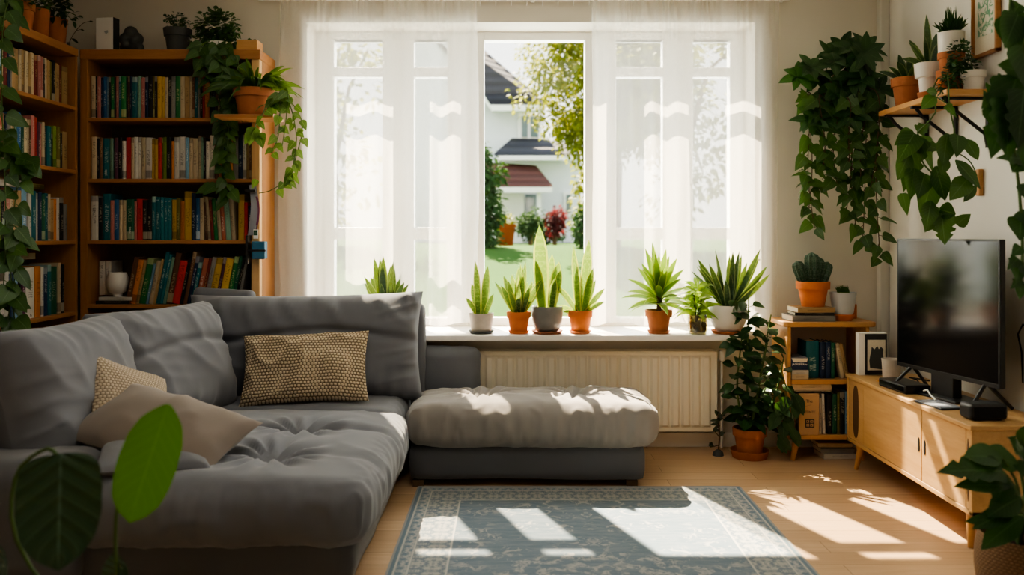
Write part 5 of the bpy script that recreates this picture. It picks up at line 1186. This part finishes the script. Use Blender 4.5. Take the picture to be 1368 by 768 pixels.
# (px, py) of the leaf base and tip, depth, width in m, outline
for (bx, by, tx, ty, d, w, pf) in ((1222, 178, 1200, 212, 4.2, .12, HEART), (1222, 178, 1196, 190, 4.22, .10, HEART), (1226, 182, 1208, 246, 4.24, .14, MONST), (1228, 182, 1245, 222, 4.26, .13, IVY), (1226, 176, 1242, 164, 4.3, .08, IVY), (1222, 225, 1216, 262, 4.2, .10, HEART), (1236, 232, 1226, 262, 4.18, .11, HEART), (1206, 258, 1212, 284, 4.2, .06, HEART),
      (1247, 240, 1231, 282, 4.18, .12, OV), (1250, 222, 1262, 262, 4.16, .10, OV), (1266, 178, 1260, 216, 4.1, .09, OV), (1280, 180, 1278, 206, 4.08, .10, HEART), (1290, 186, 1306, 210, 4.1, .07, OV), (1276, 214, 1308, 246, 4.08, .08, OV), (1296, 236, 1270, 262, 4.08, .10, OV), (1304, 248, 1288, 266, 4.08, .05, OV), (1262, 208, 1258, 230, 4.1, .07, OV),
      (1250, 275, 1236, 305, 4.2, .14, MONST), (1258, 285, 1262, 322, 4.18, .13, MONST), (1254, 280, 1276, 284, 4.2, .10, OV), (1278, 300, 1296, 284, 4.12, .07, HEART), (1244, 268, 1238, 300, 4.15, .09, OV), (1250, 128, 1232, 142, 4.1, .07, OV), (1252, 124, 1238, 120, 4.1, .05, OV), (1264, 140, 1278, 155, 4.08, .05, IVY), (1240, 195, 1258, 200, 4.25, .08, IVY), (1215, 205, 1200, 235, 4.22, .09, OV)):
    a = lp(bx, by, d); e = lp(tx, ty, d - .03); fm.leaf(a, e - a, (R(-.3, .3), -1, .35), (e - a).length * 1.08, w, pf, .10, .14, 16 if pf is MONST else 11 if pf is IVY else 8, None, 0, .02)
sm.build('stem', M['stem'], r); fm.build('foliage', M['l_ivy'], r, sharp=180)

# hanging plant at the edge of the frame, in front of the side wall
r = thing('hanging_plant', 'large dark-leaved hanging plant in front of the side wall, nearer than the shelf', 'hanging plant', (2.06, 3.25, 2.36)); O = V(r.location)
b = MB(); b.lathe(potprof('bowl', .13, .09, .17), 28); b.build('pot', M['darkpot'], r)
b = MB(); b.lathe([(0, .14), (.115, .14), (0, .155)], 16); b.build('soil', M['soil'], r)
b = MB()
for k in range(3): a = k * 2.1; b.tube([(.12 * math.cos(a), .12 * math.sin(a), .165), (0, 0, .50), (0, 0, .59)], .0025, 5)
b.build('cord', M['cable'], r)
fm, sm = MB(), MB()
vs_ = [(1350, 0, 3.2), (1352, 60, 3.2), (1345, 120, 3.18), (1352, 180, 3.2), (1362, 260, 3.2), (1366, 340, 3.2), (1362, 385, 3.2)]
sm.tube(smooth_path([(0, -.1, .16), (-.14, -.06, .10)] + [lp(*q) for q in vs_], 24), .006, 6)
sm.tube(smooth_path([(.0, -.1, .16), (-.06, -.1, .05), lp(1368, 60, 3.15), lp(1368, 140, 3.15), lp(1364, 200, 3.15)], 14), .006, 6)
for (bx, by, tx, ty, d, w, pf) in ((1362, 5, 1352, 20, 3.2, .06, HEART), (1352, 18, 1362, 78, 3.2, .14, HEART), (1360, 20, 1342, 60, 3.18, .13, HEART), (1368, 98, 1334, 84, 3.18, .09, OV), (1358, 104, 1325, 200, 3.16, .18, MONST), (1352, 120, 1312, 140, 3.18, .16, MONST), (1345, 130, 1346, 206, 3.14, .17, MONST), (1368, 120, 1360, 190, 3.12, .15, MONST), (1366, 60, 1376, 120, 3.15, .16, HEART), (1372, 150, 1368, 215, 3.12, .12, HEART),
      (1366, 212, 1332, 208, 3.2, .07, IVY), (1366, 214, 1352, 228, 3.2, .09, HEART), (1364, 290, 1362, 318, 3.2, .10, HEART), (1366, 280, 1378, 300, 3.2, .09, HEART), (1360, 345, 1346, 358, 3.2, .06, IVY), (1362, 350, 1358, 374, 3.2, .08, HEART), (1364, 330, 1352, 340, 3.2, .05, HEART), (1366, 350, 1374, 372, 3.2, .07, HEART), (1364, 378, 1362, 398, 3.2, .05, HEART), (1364, 372, 1350, 384, 3.2, .05, IVY), (1368, 245, 1376, 268, 3.2, .08, HEART)):
    a = lp(bx, by, d); e = lp(tx, ty, d - .02); fm.leaf(a, e - a, (R(-.3, .3), -1, .4), (e - a).length * 1.06, w, pf, .08, .14, 16 if pf is MONST else 11, None, 0, .02)
bush(fm, (-.02, -.03, .2), (.16, .15, .1), 40, .16, .11, HEART)
sm.build('stem', M['stem'], r); fm.build('foliage', M['l_dark'], r, sharp=180)

# basket plant beside the console
r = thing('basket_plant', 'glossy dark-leaved plant in a woven basket on the floor by the sideboard', 'potted plant', (1.80, 3.02, 0), 0); O = V(r.location)
bkm = knit_mat('woven seagrass basket', (.30, .19, .11), (.16, .10, .06), 60, 30, .5)
b = MB(); n = 40
b.grid(lambda u, v: V(((.115 + .045 * math.sin(v * 2.4)) * math.cos(2 * PI * u), (.115 + .045 * math.sin(v * 2.4)) * math.sin(2 * PI * u), .30 * v)), n, 12)
b.lathe([(0, .002), (.116, .002), (.116, .006), (0, .006)], 24); b.build('basket', bkm, r, sharp=60)
b = MB(); b.lathe([(0, .25), (.14, .25), (.08, .265), (0, .27)], 20); b.build('soil', M['soil'], r)
fm, sm = MB(), MB()
for (bx, by, tx, ty, d, w, pf) in ((1340, 630, 1252, 622, 2.86, .115, MONST), (1338, 612, 1288, 604, 2.9, .10, OV), (1362, 622, 1310, 600, 2.95, .11, OV), (1350, 650, 1275, 642, 2.84, .07, OV), (1368, 612, 1346, 580, 2.95, .10, MONST), (1362, 665, 1320, 685, 2.84, .09, OV), (1356, 680, 1300, 700, 2.84, .07, OV), (1350, 700, 1290, 690, 2.9, .06, OV), (1366, 690, 1312, 726, 2.86, .09, OV), (1372, 640, 1400, 610, 2.9, .12, MONST), (1380, 680, 1420, 690, 2.9, .1, OV), (1372, 600, 1385, 560, 2.95, .1, OV), (1345, 640, 1330, 668, 2.86, .08, OV), (1372, 700, 1390, 730, 2.85, .09, OV)):
    a = lp(bx, by, d); e = lp(tx, ty, d - .02); fm.leaf(a, e - a, (R(-.2, .2), -.8, 1), (e - a).length * 1.05, w, pf, .10, .2, 16 if pf is MONST else 9, None, 0, .03)
    sm.tube(smooth_path([(R(-.04, .04), R(-.04, .04), .26), (a.x * .4, a.y * .5, a.z * .6 + .12), a], 8), .005, 6)
sm.build('stem', M['stem'], r); fm.build('foliage', M['l_dark'], r, sharp=180)

# front plant: two big leaves close to the camera
r = thing('rubber_plant', 'plant in the near corner with one bright green leaf and dark veined leaves', 'potted plant', (-1.02, 2.25, 0), 0); O = V(r.location)
b = MB(); b.lathe(potprof('plain', .15, .11, .26), 30); b.build('pot', M['darkpot'], r)
b = MB(); b.lathe([(0, .215), (.135, .215), (0, .235)], 18); b.build('soil', M['soil'], r)
sm = MB(); sm.tube(smooth_path([(.0, 0, .22), lp(156, 760, 2.2), lp(154, 715, 2.2), lp(158, 672, 2.2), lp(176, 640, 2.22)], 14), .0045, 7); sm.tube(smooth_path([(-.02, 0, .22), lp(30, 740, 2.25), lp(20, 640, 2.25), lp(60, 600, 2.22), lp(80, 612, 2.2)], 14), .005, 7)
sm.tube(smooth_path([(.01, 0, .22), lp(150, 790, 2.25), lp(160, 765, 2.2)], 6), .004, 6); sm.tube(smooth_path([(-.02, 0, .22), lp(40, 800, 2.25), lp(-10, 760, 2.2)], 6), .004, 6); sm.build('stem', M['stem'], r)
def bigleaf(name, mat, bx, by, tx, ty, d, w, pf, up, lab=None, droop=.0, fold=.16, twist=0, wave=.01, d2=None):
    b = MB(); a = lp(bx, by, d); e = lp(tx, ty, d2 or d); b.leaf(a, e - a, up, (e - a).length, w, pf, droop, fold, 26, .5, 0, wave, twist); o = b.build(name, M[mat], r, sharp=180); so_ = o.modifiers.new('round', 'SUBSURF'); so_.levels = so_.render_levels = 2; tag(o, lab)
BANANA = [(0, .10), (.06, .40), (.15, .72), (.3, .94), (.5, 1.0), (.68, .95), (.82, .80), (.92, .5), (1, 0)]
bigleaf('leaf', 'l_front', 225, 540, 173, 699, 2.2, .142, BANANA, (.25, -1, .25), 'bright backlit green leaf', fold=.34, d2=2.12)
b = MB(); a = lp(196, 618, 2.19); 
ROUND = [(0, .35), (.04, .72), (.12, .92), (.3, 1), (.55, .97), (.75, .82), (.9, .5), (1, 0)]
bigleaf('leaf', 'l_big', 82, 606, 78, 763, 2.15, .205, ROUND, (.12, -1, .3), 'dark round veined leaf', fold=.10, wave=.015, d2=2.08)
bigleaf('leaf', 'l_big', 168, 752, 140, 800, 2.2, .13, ROUND, (.1, -.5, 1), 'dark low leaf', fold=.1)
bigleaf('leaf', 'l_big', 10, 748, -30, 800, 2.2, .16, ROUND, (.1, -.5, 1), 'dark low leaf', fold=.1)

# ---------------------------------------------------------------- plants on the tall bookcases
TZ = 2.4475
gp = 'terracotta pots on the side-wall bookcase'
r, z = potted('potted_herb', 'leafy plant in the terracotta pot at the corner end of the side-wall bookcase', 'potted plant', (-2.67, 5.03, TZ), 'plain', .068, .054, .155, 'terra', None, gp)
fm = MB(); bush(fm, (0, -.02, .22), (.085, .08, .09), 150, .05, .035, OV, nseg=4); bush(fm, (.09, -.03, .17), (.06, .04, .05), 24, .04, .028, OV, nseg=4); fm.build('foliage', M['l_dark'], r, sharp=180)
sm = MB(); [sm.tube(smooth_path([(0, 0, z - .01), (x * .5, 0, z + .06), (x, 0, z + zz)], 6), .003, 5) for x, zz in ((.05, .1), (-.04, .12), (.12, .04))]; sm.build('stem', M['stem'], r)
r, z = potted('potted_herb', 'small bushy plant in the middle terracotta pot on the side-wall bookcase', 'potted plant', (-2.67, 4.86, TZ), 'plain', .058, .046, .165, 'terra', None, gp)
fm = MB(); bush(fm, (0, 0, .21), (.06, .06, .06), 90, .04, .028, OV, nseg=4); fm.build('foliage', M['l_mid'], r, sharp=180); sm = MB(); sm.tube([(0, 0, z - .01), (0, 0, z + .05)], .005, 6); sm.build('stem', M['stem'], r)
r, z = potted('potted_herb', 'banded terracotta pot with green sprigs furthest from the corner on the bookcase', 'potted plant', (-2.67, 4.70, TZ), 'rim', .060, .044, .165, 'terra', None, gp)
fm = MB(); bush(fm, (-.02, -.05, .18), (.09, .09, .07), 90, .045, .03, OV, nseg=4); fm.build('foliage', M['l_ivy'], r, sharp=180); sm = MB(); sm.tube([(0, 0, z - .01), (0, 0, z + .04)], .005, 6); sm.build('stem', M['stem'], r)
r = thing('twig', 'bare dark twig arching from the corner of the bookcases', 'twig', (-2.62, 5.085, TZ))
b = MB(); b.lathe([(0, 0), (.012, 0), (.010, .03), (.004, .032), (0, .032)], 10); b.build('holder', M['darkpot'], r)
b = MB(); b.tube(smooth_path([(0, 0, .02), (.03, 0, .08), (.08, 0, .14), (.12, 0, .155)], 10), [.002] * 11, 5); b.tube([(.045, 0, .10), (.075, -.01, .105)], .0014, 4); b.build('stem', M['bark'], r)
b = MB(); b.leaf((.02, 0, .055), (.6, -.2, -.35), (0, -1, .4), .06, .016, OV, .1); b.leaf((.12, 0, .155), (1, 0, .1), (0, -1, .4), .03, .012, OV, .2); b.leaf((.075, -.01, .105), (1, 0, -.1), (0, -1, .4), .025, .010, OV, .2); b.build('foliage', M['l_dry'], r, sharp=180)

r, z = potted('jade_plant', 'small clustered plant in a dark slate pot on the window-side bookcase', 'potted plant', (-2.035, 5.24, TZ), 'lip', .084, .058, .145, 'darkpot')
fm, sm = MB(), MB()
for k in range(9):
    a = k * .7; e = V((math.cos(a) * R(.02, .075), math.sin(a) * R(.02, .05), z + R(.05, .10))); sm.tube(smooth_path([(0, 0, z - .01), e * .5 + V((0, 0, z * .5)), e], 5), .003, 5); bush(fm, e, (.022, .022, .018), 14, .022, .02, OV, nseg=3)
bush(fm, (0, 0, z + .02), (.06, .05, .02), 40, .022, .02, OV, nseg=3)
sm.build('stem', M['stem'], r); fm.build('foliage', M['l_dark'], r, sharp=180)

r, z = potted('ivy_plant', 'dense small-leaved ivy in a white bowl trailing down the window-side bookcase', 'hanging plant', (-1.775, 5.20, TZ), 'bowl', .068, .05, .055, 'whitepot'); O = V(r.location)
fm, sm = MB(), MB(); bush(fm, (-.01, 0, .155), (.13, .09, .105), 480, .036, .030, OV, nseg=3, shell=.35); bush(fm, (-.09, -.03, .05), (.06, .05, .06), 80, .036, .03, IVY, nseg=6)
bush(fm, (.10, -.03, .08), (.05, .04, .08), 60, .034, .028, OV, nseg=4)
for (pts, nl, L) in (([(-.02, -.05, .06), (-.07, -.11, -.02), lp(293, 130, 5.08), lp(298, 200, 5.08), lp(304, 262, 5.08)], 34, .085), ([(.02, -.05, .06), (.05, -.11, -.01), lp(312, 110, 5.06), lp(306, 160, 5.06), lp(303, 215, 5.06)], 26, .08), ([(0, -.05, .05), (.0, -.12, -.03), lp(300, 90, 5.04), lp(308, 130, 5.05), lp(300, 185, 5.05)], 22, .075), ([(-.05, -.04, .05), (-.08, -.10, -.01), lp(275, 85, 5.07), lp(277, 100, 5.07)], 9, .06), ([(.04, -.05, .05), (.08, -.10, .0), lp(318, 82, 5.07), lp(316, 130, 5.07), lp(311, 150, 5.07)], 14, .075)):
    vine(fm, sm, pts, nl, L, L * .8, HEART, (.1, -1, .1), tip=1.0)
for q in ((290, 247, -.4), (308, 255, .3), (283, 249, -.9)): fm.leaf(lp(q[0], q[1], 5.06), (q[2], -.2, -.25), (0, -1, .6), .10, .075, HEART, .2, .14, 8)
sm.build('stem', M['stem'], r); fm.build('foliage', M['l_ivy'], r, sharp=180)

r, z = potted('spider_plant', 'arching spider plant in a wide terracotta pot on the bookcase ledge', 'potted plant', (-1.50, 5.01, 2.0325), 'rim', .118, .088, .155, 'terra'); O = V(r.location)
fm = MB()
for k in range(64):
    a = k * 2.4; el = R(.35, 1.9); d = V((math.cos(a), math.sin(a) * .6 - .15, el)); fm.leaf(V((math.cos(a), math.sin(a), 0)) * .03 + V((0, 0, z)), d, (R(-.3, .3), -1, .5), R(.24, .36), .032, STRAP, R(.3, .75), .25, 10)
for k in range(22):
    a = R(-1.0, .3); d = V((math.cos(a), math.sin(a) * .7, R(.5, 1.3))); fm.leaf((.03, -.02, z), d, (R(-.3, .3), -1, .6), R(.30, .42), .030, STRAP, R(.45, .85), .25, 10)
fm.build('foliage', M['l_mid'], r, sharp=180)
r = thing('trailing_pothos', 'bright pothos vines trailing from the bookcase ledge beside the curtain', 'hanging plant', (-1.355, 4.975, 2.0325), 0); O = V(r.location)
b = MB(); b.box(-.003, .003, -.04, .04, -.045, .0); r.location.x += .004; b = MB(); b.lathe([(0, 0), (.018, 0), (.022, .05), (.018, .05), (.016, .04), (0, .04)], 16); r.location = (-1.375, 4.935, 2.0325); O = V(r.location); b.build('pot', M['terra_d'], r)
fm, sm = MB(), MB()
for (pts, nl) in (([(0, 0, .04), (.03, -.03, .10), lp(384, 130, 4.9), lp(396, 180, 4.9), lp(392, 220, 4.9)], 15), ([(0, 0, .04), (.02, -.03, .09), lp(374, 130, 4.88), lp(372, 180, 4.9), lp(362, 205, 4.9)], 13), ([(0, 0, .04), (.03, -.02, .10), lp(392, 140, 4.92), lp(404, 170, 4.92), lp(394, 215, 4.92), lp(386, 238, 4.92), lp(378, 245, 4.92)], 17), ([(0, 0, .04), (.02, -.03, .09), lp(384, 120, 4.87), lp(382, 160, 4.88), lp(377, 195, 4.88)], 12), ([(0, 0, .04), (-.02, -.04, .06), lp(352, 150, 4.86), lp(342, 165, 4.86), lp(340, 182, 4.86)], 7)):
    vine(fm, sm, pts, nl, .064, .052, HEART, (.1, -1, .15), tip=.9)
for q in ((340, 170, -.2, .13), (346, 178, .3, .11), (337, 176, -.5, .10)): fm.leaf(lp(q[0], q[1], 4.85), (q[2], -.2, -.8), (0, -1, .4), q[3] * .8, q[3] * .65, HEART, .15, .14, 8)
sm.tube(smooth_path([lp(378, 245, 4.92), lp(360, 255, 4.95), lp(346, 258, 5.0)], 6), .0025, 5)
for q in ((343, 240, -.3, .055), (384, 232, .6, .06), (372, 252, .4, .06)): fm.leaf(lp(q[0], q[1], 4.92), (q[2], -.2, -.6), (0, -1, .4), q[3], q[3] * .8, HEART, .15, .14, 8)
sm.build('stem', M['stem'], r); fm.build('foliage', M['l_pothos'], r, sharp=180)

# ivy hanging down the camera-side end of the side-wall bookcase
r = thing('hanging_ivy', 'long leafy ivy hanging down in front of the side-wall bookcase', 'hanging plant', (-2.66, 4.34, TZ), 0); O = V(r.location)
b = MB(); b.lathe(potprof('plain', .09, .07, .13), 24); b.build('pot', M['whitepot'], r); b = MB(); b.lathe([(0, .1), (.08, .1), (0, .115)], 14); b.build('soil', M['soil'], r)
fm, sm = MB(), MB()
for (pts, nl, L) in (([(0, 0, .11), (.12, 0, .10), lp(4, 30, 4.2), lp(2, 120, 4.2), lp(5, 200, 4.2), lp(8, 300, 4.2), lp(4, 400, 4.2)], 24, .10), ([(0, .02, .11), (.12, .04, .08), lp(-6, 60, 4.25), lp(6, 180, 4.25), lp(28, 212, 4.28), lp(20, 270, 4.28), lp(14, 350, 4.25), lp(20, 430, 4.25)], 24, .095), ([lp(5, 200, 4.2), lp(24, 212, 4.25), lp(38, 220, 4.3), lp(48, 222, 4.35)], 4, .09), ([lp(12, 300, 4.2), lp(25, 310, 4.25), lp(20, 370, 4.22), lp(10, 430, 4.22)], 8, .10), ([lp(6, 300, 4.2), lp(-4, 360, 4.2), lp(2, 440, 4.2)], 7, .10)):
    vine(fm, sm, pts, nl, L, L * .85, IVY if L > .105 else HEART, (.8, -.7, .1), tip=.95)
for q in ((22, 425, .8, -.5, .12), (24, 212, .9, -.1, .11), (40, 210, .5, -.7, .10), (14, 330, .9, -.2, .12), (18, 395, .7, -.5, .12), (2, 190, .8, -.3, .14)): fm.leaf(lp(q[0], q[1], 4.22), (q[2], -.3, q[3]), (.3, -1, .6), q[4], q[4] * .75, HEART, .15, .14, 8)
sm.build('stem', M['stem'], r); fm.build('foliage', M['l_ivy'], r, sharp=180)
